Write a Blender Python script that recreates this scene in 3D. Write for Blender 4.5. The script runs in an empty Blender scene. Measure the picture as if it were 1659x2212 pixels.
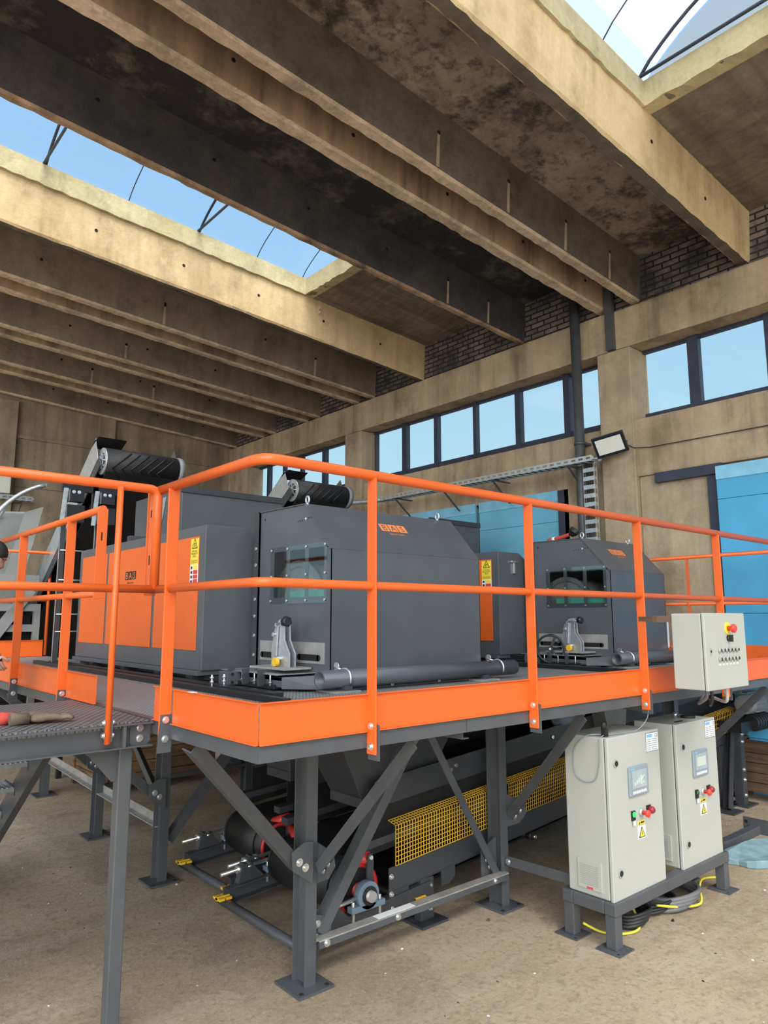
import bpy, bmesh, math, random
from mathutils import Vector, Matrix
random.seed(11)
sc = bpy.context.scene
COL = sc.collection
PI = math.pi
V = Vector

# ------------------------------------------------------------------ materials
def nt(name):
    m = bpy.data.materials.new(name); m.use_nodes = True
    t = m.node_tree; t.nodes.clear()
    return m, t, t.nodes, t.links
def N(t, typ, **kw):
    n = t.nodes.new(typ)
    for k, v in kw.items():
        if k in n.inputs: n.inputs[k].default_value = v
        else: setattr(n, k, v)
    return n
def rgba(c): return (c[0], c[1], c[2], 1.0)
def out_princ(t, **kw):
    o = t.nodes.new('ShaderNodeOutputMaterial'); p = t.nodes.new('ShaderNodeBsdfPrincipled')
    t.links.new(p.outputs[0], o.inputs[0])
    for k, v in kw.items(): p.inputs[k].default_value = v
    return p
def mixc(t, fac, a, b, mode='MIX'):
    n = t.nodes.new('ShaderNodeMix'); n.data_type = 'RGBA'; n.blend_type = mode
    for s, v in ((n.inputs['Factor'], fac), (n.inputs[6], a), (n.inputs[7], b)):
        if hasattr(v, 'links'): t.links.new(v, s)
        elif isinstance(v, (int, float)): s.default_value = v
        else: s.default_value = rgba(v)
    return n.outputs[2]
def ramp(t, src, stops):
    r = t.nodes.new('ShaderNodeValToRGB')
    while len(r.color_ramp.elements) < len(stops): r.color_ramp.elements.new(.5)
    for e, (p, c) in zip(r.color_ramp.elements, stops):
        e.position = p; e.color = rgba(c) if not isinstance(c, (int, float)) else (c, c, c, 1)
    t.links.new(src, r.inputs[0]); return r.outputs[0]
def noise(t, scale, detail=4, rough=.55, mapscale=None, coord='Object'):
    tc = t.nodes.new('ShaderNodeTexCoord'); src = tc.outputs[coord]
    if mapscale:
        mp = t.nodes.new('ShaderNodeMapping'); mp.inputs['Scale'].default_value = mapscale
        t.links.new(src, mp.inputs[0]); src = mp.outputs[0]
    n = t.nodes.new('ShaderNodeTexNoise'); n.inputs['Scale'].default_value = scale
    n.inputs['Detail'].default_value = detail; n.inputs['Roughness'].default_value = rough
    t.links.new(src, n.inputs['Vector']); return n.outputs['Fac']
def bump(t, p, src, strength=.3, dist=.01):
    b = t.nodes.new('ShaderNodeBump'); b.inputs['Strength'].default_value = strength
    b.inputs['Distance'].default_value = dist
    t.links.new(src, b.inputs['Height']); t.links.new(b.outputs[0], p.inputs['Normal'])

def paint(name, col, rough=.45, metal=0.0, var=.12, nscale=5, bmp=0.0, spec=.5):
    m, t, n, l = nt(name)
    p = out_princ(t, Roughness=rough, Metallic=metal)
    p.inputs['Specular IOR Level'].default_value = spec
    f = noise(t, nscale, 5)
    dk = [c * (1 - var) for c in col]; lt = [min(1, c * (1 + var)) for c in col]
    c = ramp(t, f, [(.3, dk), (.7, lt)])
    l.new(c, p.inputs['Base Color'])
    f2 = noise(t, nscale * 3, 3)
    mr = n.new('ShaderNodeMapRange'); mr.inputs['To Min'].default_value = rough * .85; mr.inputs['To Max'].default_value = min(1, rough * 1.2)
    l.new(f2, mr.inputs['Value']); l.new(mr.outputs[0], p.inputs['Roughness'])
    if bmp: bump(t, p, noise(t, 60, 4), bmp, .004)
    return m
def emit(name, col, s):
    m, t, n, l = nt(name); o = n.new('ShaderNodeOutputMaterial'); e = n.new('ShaderNodeEmission')
    e.inputs[0].default_value = rgba(col); e.inputs[1].default_value = s; l.new(e.outputs[0], o.inputs[0]); return m
def glass(name, tint=(1, 1, 1), gl=.06, diff=None, dfac=0.0):
    m, t, n, l = nt(name); o = n.new('ShaderNodeOutputMaterial')
    tr = n.new('ShaderNodeBsdfTransparent'); tr.inputs[0].default_value = rgba(tint)
    g = n.new('ShaderNodeBsdfGlossy'); g.inputs['Roughness'].default_value = .04
    lw = n.new('ShaderNodeLayerWeight'); fr = n.new('ShaderNodeMapRange'); fr.interpolation_type = 'SMOOTHSTEP'
    fr.inputs['From Min'].default_value = .45; fr.inputs['To Min'].default_value = gl * .6; fr.inputs['To Max'].default_value = .7
    l.new(lw.outputs['Facing'], fr.inputs['Value'])
    mx = n.new('ShaderNodeMixShader'); l.new(fr.outputs[0], mx.inputs[0]); l.new(tr.outputs[0], mx.inputs[1]); l.new(g.outputs[0], mx.inputs[2])
    res = mx.outputs[0]
    if diff:
        d = n.new('ShaderNodeBsdfTranslucent'); d.inputs[0].default_value = rgba(diff)
        m2 = n.new('ShaderNodeMixShader'); m2.inputs[0].default_value = dfac
        l.new(res, m2.inputs[1]); l.new(d.outputs[0], m2.inputs[2]); res = m2.outputs[0]
    l.new(res, o.inputs[0]); return m

def concrete(name, c1, c2, streak=.35, streak_col=(.10, .075, .05), soot=0.0, soot_col=(.035, .032, .034), soot_scale=1.1,
             board=None, blotch=.5, bmp=.4, scale=1.3, soot_lo=.45, soot_hi=.62):
    m, t, n, l = nt(name)
    p = out_princ(t, Roughness=.9); p.inputs['Specular IOR Level'].default_value = .2
    c = ramp(t, noise(t, scale, 6, .6), [(.32, c1), (.68, c2)])
    bl = noise(t, 2.1, 10, .72)
    c = mixc(t, ramp(t, bl, [(.47, 0), (.64, blotch)]), c, [x * .42 for x in c1])
    bl2 = noise(t, 3.7, 10, .75, (1, 1, .45))
    c = mixc(t, ramp(t, bl2, [(.53, 0), (.66, blotch * .6)]), c, [min(1, x * 1.3) for x in c2])
    fine = noise(t, 22, 5, .65)
    c = mixc(t, ramp(t, fine, [(.35, .22), (.6, 0)]), c, [x * .55 for x in c1])
    if streak:
        s1 = noise(t, 5.0, 5, .6, (1.0, 1.0, .06))
        c = mixc(t, ramp(t, s1, [(.48, 0), (.72, streak)]), c, streak_col)
        s2 = noise(t, 2.3, 4, .6, (1.0, 1.0, .10))
        c = mixc(t, ramp(t, s2, [(.42, streak * .8), (.6, 0)]), c, [x * 1.35 for x in c2])
    if board:
        bs = noise(t, 1.0, 2, .5, board)
        c = mixc(t, ramp(t, bs, [(.4, .45), (.55, 0)]), c, [x * .55 for x in c1])
    if soot:
        sn = noise(t, soot_scale, 8, .68)
        c = mixc(t, ramp(t, sn, [(soot_lo, 0), (soot_hi, soot)]), c, soot_col)
        sn2 = noise(t, soot_scale * 5, 8, .75)
        c = mixc(t, ramp(t, sn2, [(.5, 0), (.62, soot * .8)]), c, soot_col)
    l.new(c, p.inputs['Base Color'])
    bump(t, p, noise(t, 14, 8, .7), bmp, .02)
    return m

M = {}
M['dark'] = paint('dark grey paint', (.090, .096, .106), .34, var=.10, nscale=3)
M['dark2'] = paint('charcoal paint and deck shade', (.048, .051, .058), .45, var=.12, nscale=4)  # also darkens skirt boards and chutes for the shade under the platform
M['steel'] = paint('structural grey paint', (.075, .079, .086), .40, var=.15, nscale=4)
M['black'] = paint('black paint', (.014, .014, .016), .38, var=.2)
M['rubber'] = paint('black rubber', (.013, .013, .014), .55, var=.25, nscale=9, bmp=.1)
M['orange'] = paint('orange paint', (.74, .125, .018), .36, var=.05, nscale=3)
M['orange_panel'] = paint('orange panel paint', (.76, .130, .018), .42, var=.06, nscale=1.5)
M['red'] = paint('red paint', (.62, .035, .03), .4)
M['dark_red'] = paint('dark red plastic', (.26, .02, .03), .35)
M['redbtn'] = paint('red plastic', (.75, .05, .035), .3, var=.04)
M['zinc'] = paint('galvanised steel', (.60, .64, .66), .36, metal=.75, var=.15, nscale=20)
M['bright'] = paint('bright zinc', (.78, .80, .80), .28, metal=.9, var=.06)
M['plate'] = paint('bare steel plate', (.42, .40, .37), .5, metal=.5, var=.2, nscale=10)
M['bluecast'] = paint('blue grey cast bearing', (.16, .22, .28), .45)
M['yellow'] = paint('yellow coating', (.80, .47, .03), .45, var=.05)
M['label_yellow'] = paint('label yellow', (.90, .66, .05), .5, var=.02)
M['label_white'] = paint('label white', (.78, .80, .80), .5, var=.02)
M['label_red'] = paint('label red', (.65, .05, .06), .5, var=.02)
M['label_blue'] = paint('label blue', (.18, .45, .75), .5, var=.02)
M['ink'] = paint('black ink', (.015, .013, .012), .6, var=.02)
M['orange_ink'] = paint('orange ink', (.92, .25, .07), .5, var=.02)
M['beige'] = paint('light grey enclosure paint', (.42, .422, .375), .45, var=.025, nscale=2)
M['beige_dark'] = paint('grey plastic grille', (.34, .34, .32), .5, var=.04)
M['seal'] = paint('door seal', (.05, .05, .048), .7)
M['panel_grey'] = paint('panel bezel grey', (.24, .28, .32), .4, var=.03)
M['screen'] = paint('touch screen', (.34, .40, .42), .18, var=.05, nscale=14)
M['screen_mark'] = paint('screen picture', (.52, .56, .50), .2, var=.03)
M['green_on'] = emit('lit green lamp', (.1, .95, .25), 1.1)
M['green_off'] = paint('dark green lamp', (.02, .10, .05), .3)
M['tread'] = paint('light steel grating', (.30, .33, .34), .45, metal=.4, var=.2, nscale=20)
M['lightgrey'] = paint('light grey machine paint', (.21, .22, .215), .5, var=.10)
M['blue'] = paint('blue door paint', (.075, .36, .60), .5, var=.12, nscale=1.2)
M['blue_pale'] = paint('pale blue door paint', (.15, .43, .60), .55, var=.15, nscale=1.0)  # lighter than the other door's blue
M['blue_edge'] = paint('pale blue worn edge', (.22, .50, .68), .6, var=.15)
M['frame'] = paint('dark window frame paint', (.035, .04, .065), .5, var=.2)
M['pipe'] = paint('dark grey pipe', (.070, .074, .080), .4, var=.15)
M['lamp_body'] = paint('floodlight body', (.012, .013, .02), .4)
M['lamp_glass'] = paint('frosted floodlight glass', (.72, .72, .64), .35, var=.03)
M['cable'] = paint('grey cable', (.13, .13, .13), .5)
M['cable_black'] = paint('black cable', (.02, .02, .02), .5)
M['cable_yellow'] = paint('yellow cable', (.75, .60, .05), .45)
M['cable_white'] = paint('pale conduit', (.55, .54, .50), .5)
M['thin_wire'] = paint('blue grey wire', (.22, .27, .30), .5)
M['skin'] = paint('skin', (.50, .27, .19), .55, var=.08, nscale=9)
M['hair'] = paint('dark hair', (.012, .010, .010), .6)
M['cloth'] = paint('black work clothes', (.012, .012, .014), .8, bmp=.3)
M['glove'] = paint('dirty work glove', (.15, .115, .075), .85, var=.35, nscale=12, bmp=.5)
M['glove_red'] = paint('red glove cuff', (.55, .06, .04), .7)
M['foam'] = paint('blue foam sheet', (.20, .31, .35), .85, var=.2, nscale=9, bmp=.5)
M['pale'] = concrete('pale lime deposit', (.42, .33, .22), (.55, .44, .31), streak=.1)
M['hole'] = paint('dark hole', (.006, .006, .006), .9)
M['window'] = glass('window glass', (.97, .99, 1.0))
M['clear_sheet'] = glass('clear roof sheet', (.97, .985, 1.0))
M['milky_sheet'] = glass('milky roof sheet', (.95, .97, 1.0), diff=(.95, .97, 1.0), dfac=.96)
M['plexi'] = glass('acrylic inspection pane', (.90, .94, .94), gl=.16)
M['greenpart'] = paint('green rotor cover', (.10, .42, .30), .45)

TAN1, TAN2 = (.30, .22, .135), (.46, .355, .235)
M['conc_wall'] = concrete('stained wall concrete', TAN1, TAN2, streak=.5, streak_col=(.095, .07, .055))
M['conc_col'] = concrete('column concrete', (.31, .24, .155), (.46, .365, .25), streak=.35)
M['conc_rib'] = concrete('grey brown rib concrete', (.21, .170, .125), (.30, .245, .18), streak=.35, streak_col=(.10, .08, .06), soot=.25, soot_scale=.6, soot_lo=.5, soot_hi=.8)
M['rib_skylit'] = concrete('skylit yellowish rib concrete', (.56, .40, .205), (.69, .525, .295), streak=.4, streak_col=(.33, .235, .13))  # skylight falling on these two ribs is put into the lighter colour
M['rib_dark'] = concrete('dark dusty rib concrete', (.125, .105, .085), (.19, .16, .125), streak=.2, soot=.4, soot_scale=.7, soot_lo=.5, soot_hi=.8)
M['rib_streak'] = concrete('water streaked rib concrete', (.27, .18, .115), (.42, .29, .185), streak=.85, streak_col=(.06, .042, .036))
M['rib_black'] = concrete('soot blackened rib concrete', (.068, .064, .065), (.115, .105, .098), streak=.15, soot=.5, soot_scale=.8)
M['conc_lip'] = concrete('bounce lit chipped rib edge', (.60, .46, .315), (.76, .60, .42), streak=0, soot=.3, soot_scale=3)  # undersides paler: light bounced off the floor is mixed into the colour
M['conc_soffit'] = concrete('soot speckled soffit', (.27, .225, .17), (.42, .35, .265), streak=0, soot=.85, soot_scale=1.0, soot_lo=.50, soot_hi=.60)
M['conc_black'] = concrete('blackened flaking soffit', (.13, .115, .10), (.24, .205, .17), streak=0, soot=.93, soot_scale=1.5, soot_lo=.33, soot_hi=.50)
M['conc_board'] = concrete('board marked soffit', (.20, .165, .125), (.30, .25, .185), streak=0, board=(.25, 7, 1), soot=.25, soot_scale=.5, soot_lo=.5, soot_hi=.75)
M['conc_kerb'] = concrete('bright kerb concrete', (.48, .40, .22), (.62, .54, .33), streak=.15, bmp=.5)
M['conc_end'] = concrete('end wall concrete', (.23, .18, .125), (.36, .29, .205), streak=.5, streak_col=(.09, .068, .05), board=(3.2, 3.2, .25))

def brick_mat():
    m, t, n, l = nt('sooty brick'); p = out_princ(t, Roughness=.92)
    tc = n.new('ShaderNodeTexCoord'); mp = n.new('ShaderNodeMapping')
    mp.inputs['Rotation'].default_value = (PI / 2, 0, PI / 2)
    cx = n.new('ShaderNodeSeparateXYZ'); cb = n.new('ShaderNodeCombineXYZ')
    l.new(tc.outputs['Object'], cx.inputs[0]); l.new(cx.outputs['Y'], cb.inputs['X']); l.new(cx.outputs['Z'], cb.inputs['Y'])
    b = n.new('ShaderNodeTexBrick'); b.inputs['Scale'].default_value = 1.0
    b.inputs['Brick Width'].default_value = .25; b.inputs['Row Height'].default_value = .085; b.inputs['Mortar Size'].default_value = .012
    b.inputs['Color1'].default_value = rgba((.15, .125, .105)); b.inputs['Color2'].default_value = rgba((.26, .215, .17)); b.inputs['Mortar'].default_value = rgba((.02, .02, .022))
    l.new(cb.outputs[0], b.inputs['Vector'])
    c = mixc(t, ramp(t, noise(t, 1.6, 7, .7), [(.42, 0), (.6, .85)]), b.outputs['Color'], (.022, .021, .024))
    l.new(c, p.inputs['Base Color'])
    mth = n.new('ShaderNodeMath'); mth.operation = 'SUBTRACT'; mth.inputs[0].default_value = 1; l.new(b.outputs['Fac'], mth.inputs[1])
    bump(t, p, mth.outputs[0], .8, .02); return m
M['brick'] = brick_mat()

def floor_mat():
    m, t, n, l = nt('dusty concrete floor'); p = out_princ(t, Roughness=.82); p.inputs['Specular IOR Level'].default_value = .25
    c = ramp(t, noise(t, .55, 7, .62), [(.3, (.35, .258, .163)), (.5, (.47, .358, .240)), (.72, (.58, .465, .33))])
    c = mixc(t, ramp(t, noise(t, 1.6, 7, .7), [(.5, 0), (.72, .5)]), c, (.235, .17, .115))
    c = mixc(t, ramp(t, noise(t, 3.5, 6, .6, (.35, 1.6, 1)), [(.5, 0), (.7, .35)]), c, (.56, .49, .39))
    c = mixc(t, ramp(t, noise(t, 26, 6, .7), [(.5, 0), (.66, .5)]), c, (.19, .14, .095))
    c = mixc(t, ramp(t, noise(t, 75, 6, .75), [(.54, 0), (.64, .55)]), c, (.62, .54, .43))
    c = mixc(t, ramp(t, noise(t, 9, 8, .75), [(.52, 0), (.66, .45)]), c, (.22, .16, .105))
    # cracks
    tc = n.new('ShaderNodeTexCoord'); vo = n.new('ShaderNodeTexVoronoi'); vo.feature = 'DISTANCE_TO_EDGE'; vo.inputs['Scale'].default_value = .55
    nz = n.new('ShaderNodeTexNoise'); nz.inputs['Scale'].default_value = 2.2; nz.inputs['Detail'].default_value = 6
    l.new(tc.outputs['Object'], nz.inputs['Vector'])
    vm = n.new('ShaderNodeVectorMath'); vm.operation = 'SCALE'; vm.inputs['Scale'].default_value = .5
    l.new(nz.outputs['Color'], vm.inputs[0]); va = n.new('ShaderNodeVectorMath'); va.operation = 'ADD'
    l.new(tc.outputs['Object'], va.inputs[0]); l.new(vm.outputs[0], va.inputs[1]); l.new(va.outputs[0], vo.inputs['Vector'])
    c = mixc(t, ramp(t, vo.outputs['Distance'], [(.0, .16), (.006, 0)]), c, (.16, .12, .085))
    l.new(c, p.inputs['Base Color'])
    bump(t, p, noise(t, 9, 12, .78), .8, .035); return m
M['floor'] = floor_mat()

def grating_mat(name, base, dark, s=9, ang=.6):
    m, t, n, l = nt(name); p = out_princ(t, Roughness=.5, Metallic=.25)
    tc = n.new('ShaderNodeTexCoord')
    hs = []
    for a in (ang, -ang):
        mp = n.new('ShaderNodeMapping'); mp.inputs['Rotation'].default_value = (0, 0, a)
        w = n.new('ShaderNodeTexWave'); w.inputs['Scale'].default_value = s; w.wave_profile = 'SIN'
        l.new(tc.outputs['Object'], mp.inputs[0]); l.new(mp.outputs[0], w.inputs[0]); hs.append(w.outputs['Fac'])
    mx = n.new('ShaderNodeMath'); mx.operation = 'MAXIMUM'; l.new(hs[0], mx.inputs[0]); l.new(hs[1], mx.inputs[1])
    c = ramp(t, mx.outputs[0], [(.45, dark), (.78, base)])
    c = mixc(t, ramp(t, noise(t, 2.5, 6, .6), [(.4, 0), (.7, .35)]), c, (.27, .25, .22))
    l.new(c, p.inputs['Base Color']); bump(t, p, mx.outputs[0], .8, .006); return m
M['grating'] = grating_mat('expanded steel grating', (.18, .186, .19), (.025, .025, .025), 9)
M['grating_fine'] = grating_mat('fine expanded steel grating', (.34, .345, .34), (.13, .13, .127), 14)

def wood_mat(name, c1, c2):
    m, t, n, l = nt(name); p = out_princ(t, Roughness=.85)
    c = ramp(t, noise(t, 3, 6, .6, (1, 1, 9)), [(.3, c1), (.7, c2)])
    c = mixc(t, ramp(t, noise(t, 1.5, 5), [(.45, 0), (.65, .7)]), c, [x * .35 for x in c1])
    l.new(c, p.inputs['Base Color']); bump(t, p, noise(t, 12, 6), .4, .01); return m
M['wood'] = wood_mat('weathered crate wood', (.14, .075, .035), (.32, .19, .09))
M['wood_dark'] = wood_mat('dark crate wood', (.075, .042, .025), (.16, .09, .05))

# Things standing on the floor are scaled about the camera, onto the lower floor
ZF = -.5
CAM_SCALE = (1.3324, V((.5205, .8622, ZF)))
USE = [None]
def G(p): p = V(p); return p * CAM_SCALE[0] + CAM_SCALE[1] if USE[0] else p
def cam_scaled(on): USE[0] = CAM_SCALE if on else None
# ------------------------------------------------------------------ mesh builder
class MB:
    def __init__(s): s.bm = bmesh.new(); s.mats = []; s.i = 0
    def use(s, key):
        if key not in s.mats: s.mats.append(key)
        s.i = s.mats.index(key); return s
    def _f(s, vs, smooth=False):
        try:
            f = s.bm.faces.new(vs); f.material_index = s.i; f.smooth = smooth; return f
        except ValueError: return None
    def hexa(s, p):
        v = [s.bm.verts.new(q) for q in p]
        for a in ((3, 2, 1, 0), (4, 5, 6, 7), (0, 1, 5, 4), (1, 2, 6, 5), (2, 3, 7, 6), (3, 0, 4, 7)):
            s._f([v[k] for k in a])
        return s
    def box(s, x0, x1, y0, y1, z0, z1):
        return s.hexa([(x0, y0, z0), (x1, y0, z0), (x1, y1, z0), (x0, y1, z0), (x0, y0, z1), (x1, y0, z1), (x1, y1, z1), (x0, y1, z1)])
    def prism(s, pts, vec):
        vec = V(vec); a = [s.bm.verts.new(q) for q in pts]; b = [s.bm.verts.new(V(q) + vec) for q in pts]
        s._f(a[::-1]); s._f(b); n = len(pts)
        for k in range(n): s._f([a[k], a[(k + 1) % n], b[(k + 1) % n], b[k]])
        return s
    def quad(s, pts): s._f([s.bm.verts.new(q) for q in pts]); return s
    def ring(s, c, ax, r, n, u=None):
        ax = V(ax).normalized()
        if u is None: u = ax.orthogonal()
        u = (u - ax * u.dot(ax)).normalized(); w = ax.cross(u)
        return [s.bm.verts.new(V(c) + u * (r * math.cos(2 * PI * k / n)) + w * (r * math.sin(2 * PI * k / n))) for k in range(n)]
    def skin(s, A, B, smooth=True):
        n = len(A)
        for k in range(n): s._f([A[k], A[(k + 1) % n], B[(k + 1) % n], B[k]], smooth)
    def cyl(s, p0, p1, r, n=16, r2=None, caps=True):
        p0, p1 = V(p0), V(p1); ax = p1 - p0; u = ax.orthogonal()
        A = s.ring(p0, ax, r, n, u); B = s.ring(p1, ax, r if r2 is None else r2, n, u); s.skin(A, B)
        if caps: s._f(A[::-1]); s._f(B)
        return s
    def tube(s, p0, p1, ro, ri, n=24):
        p0, p1 = V(p0), V(p1); ax = p1 - p0; u = ax.orthogonal()
        A = s.ring(p0, ax, ro, n, u); B = s.ring(p1, ax, ro, n, u); Cc = s.ring(p1, ax, ri, n, u); D = s.ring(p0, ax, ri, n, u)
        s.skin(A, B); s.skin(B, Cc, False); s.skin(Cc, D); s.skin(D, A, False); return s
    def lathe(s, c, ax, prof, n=24, caps=True):   # prof: (distance along axis, radius)
        c, ax = V(c), V(ax).normalized(); u = ax.orthogonal(); prev = None; first = None
        for d, r in prof:
            R = s.ring(c + ax * d, ax, max(r, 1e-4), n, u)
            if prev: s.skin(prev, R)
            else: first = R
            prev = R
        if caps: s._f(first[::-1]); s._f(prev)
        return s
    def path(s, pts, r, n=10, closed=False):
        pts = [V(p) for p in pts]; m = len(pts); u = None; rings = []
        for k in range(m):
            if closed: d = pts[(k + 1) % m] - pts[k - 1]
            else: d = pts[min(k + 1, m - 1)] - pts[max(k - 1, 0)]
            d.normalize()
            if u is None: u = d.orthogonal()
            u = (u - d * u.dot(d)).normalized()
            rings.append(s.ring(pts[k], d, r, n, u))
        for k in range(m - 1): s.skin(rings[k], rings[k + 1])
        if closed: s.skin(rings[-1], rings[0])
        else: s._f(rings[0][::-1]); s._f(rings[-1])
        return s
    def bar(s, p0, p1, w, h, up=(0, 0, 1)):
        p0, p1 = V(p0), V(p1); d = (p1 - p0).normalized(); up = V(up); sd = d.cross(up).normalized(); up = sd.cross(d).normalized()
        a, b = sd * (w / 2), up * (h / 2)
        return s.hexa([p0 - a - b, p0 + a - b, p1 + a - b, p1 - a - b, p0 - a + b, p0 + a + b, p1 + a + b, p1 - a + b])
    def angle(s, p0, p1, w, t, up=(0, 0, 1)):
        p0, p1 = V(p0), V(p1); d = (p1 - p0).normalized(); up = V(up); sd = d.cross(up).normalized(); up = sd.cross(d).normalized()
        s.bar(p0, p1, w, t, up); s.bar(p0 + sd * (w / 2 - t / 2) + up * (w / 2 + t / 2), p1 + sd * (w / 2 - t / 2) + up * (w / 2 + t / 2), t, w, up); return s
    def channel(s, p0, p1, h, w, t, side):    # C section, web vertical, flanges pointing to side
        p0, p1, side = V(p0), V(p1), V(side).normalized(); up = V((0, 0, 1))
        s.bar(p0, p1, t, h)
        for k in (-1, 1):
            o = side * (w / 2) + up * (k * (h / 2 - t / 2)); s.bar(p0 + o, p1 + o, w, t)
        return s
    def bolt(s, p, ax, r=.012, h=.009):
        p, ax = V(p), V(ax).normalized(); s.cyl(p, p + ax * h * .35, r * 1.45, 12); s.cyl(p + ax * h * .35, p + ax * h * 1.4, r, 6); return s
    def disc(s, p, ax, r, h=.004, n=16): p, ax = V(p), V(ax).normalized(); return s.cyl(p, p + ax * h, r, n)
    def build(s, name, parent=None, bevel=0.0, mat=None):
        if mat: 
            if not s.mats: s.mats = [mat]
        root = parent
        while root is not None and root.parent is not None: root = root.parent
        if USE[0]:
            for v in s.bm.verts: v.co = G(v.co)
            bevel *= CAM_SCALE[0]
        if root is not None:
            off = root.location
            for v in s.bm.verts: v.co -= off
        bmesh.ops.recalc_face_normals(s.bm, faces=s.bm.faces[:])
        me = bpy.data.meshes.new(name); s.bm.to_mesh(me); s.bm.free()
        for k in s.mats: me.materials.append(M[k])
        o = bpy.data.objects.new(name, me); COL.objects.link(o)
        if parent is not None: o.parent = parent
        if bevel:
            b = o.modifiers.new('bevel', 'BEVEL'); b.width = bevel; b.segments = 2; b.limit_method = 'ANGLE'; b.angle_limit = .7
        return o
def mb(key): return MB().use(key)
def tag(o, label, cat, group=None, kind=None):
    o['label'] = label; o['category'] = cat
    if group: o['group'] = group
    if kind: o['kind'] = kind
    return o
def thing(name, label, cat, loc=(0, 0, 0), group=None):
    o = bpy.data.objects.new(name, None); COL.objects.link(o); o.location = G(loc); o.empty_display_size = .1
    return tag(o, label, cat, group)
def struct(b, name, label, cat, bevel=0.0):
    o = b.build(name, None, bevel); return tag(o, label, cat, kind='structure')

def text_faces(b, txt, size, origin, xa, ya, depth=.0008, align='LEFT'):
    cu = bpy.data.curves.new('t', 'FONT'); cu.body = txt; cu.size = size; cu.align_x = align; cu.resolution_u = 2
    ob = bpy.data.objects.new('t', cu); COL.objects.link(ob)
    dg = bpy.context.evaluated_depsgraph_get(); me = bpy.data.meshes.new_from_object(ob.evaluated_get(dg))
    o, xa, ya = V(origin), V(xa).normalized(), V(ya).normalized(); za = xa.cross(ya)
    vs = [b.bm.verts.new(o + xa * v.co.x + ya * v.co.y + za * depth) for v in me.vertices]
    for p in me.polygons: b._f([vs[k] for k in p.vertices])
    bpy.data.objects.remove(ob); bpy.data.curves.remove(cu); bpy.data.meshes.remove(me)
def plate(b, origin, xa, ya, w, h, t=.001):
    o, xa, ya = V(origin), V(xa).normalized(), V(ya).normalized(); za = xa.cross(ya)
    b.prism([o, o + xa * w, o + xa * w + ya * h, o + ya * h], za * t); return b
def tri_sign(b, origin, xa, ya, s, magnet=False):
    o, xa, ya = V(origin), V(xa).normalized(), V(ya).normalized(); za = xa.cross(ya)
    b.use('ink'); b.prism([o - xa * s / 2, o + xa * s / 2, o + ya * s * .87], za * .0012)
    b.use('label_yellow'); b.prism([o - xa * s * .36 + ya * s * .07, o + xa * s * .36 + ya * s * .07, o + ya * s * .71], za * .0018)
    if magnet:
        b.use('ink')
        for k in (-1, 1): plate(b, o + xa * (k * s * .11 - s * .035) + ya * s * .12 + za * .002, xa, ya, s * .07, s * .2, .0006)
        P_ = [o + xa * s * (.145 * math.cos(a)) + ya * s * (.32 + .12 * math.sin(a)) for a in [PI * k / 8 for k in range(9)]]; Q_ = [o + xa * s * (.075 * math.cos(a)) + ya * s * (.32 + .05 * math.sin(a)) for a in [PI * k / 8 for k in range(9)]]
        b.prism([p + za * .002 for p in P_ + Q_[::-1]], za * .0006); return
    b.use('ink'); b.prism([o + ya * s * .12 + xa * s * .02, o + ya * s * .36 - xa * s * .07, o + ya * s * .56 + xa * s * .05, o + ya * s * .34 + xa * s * .0, o + ya * s * .3 + xa * s * .07], za * .0024)

# ------------------------------------------------------------------ room shell
XW = 7.3          # face of the window wall (runs along y)
SL = .058         # roof falls toward the wall
def rz(x): return 5.93 + SL * (XW - x)      # underside of roof ribs
RH = .68
XR = -2.2

b = mb('floor')
nx, ny = 60, 60
x0, x1, y0, y1 = -9, 8.6, -9, 14.6
g = [[b.bm.verts.new((x0 + (x1 - x0) * i / nx, y0 + (y1 - y0) * j / ny, ZF)) for j in range(ny + 1)] for i in range(nx + 1)]
for i in range(nx):
    for j in range(ny): b._f([g[i][j], g[i + 1][j], g[i + 1][j + 1], g[i][j + 1]])
struct(b, 'floor', 'dusty beige concrete factory floor with cracks and dirt', 'floor')

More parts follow.
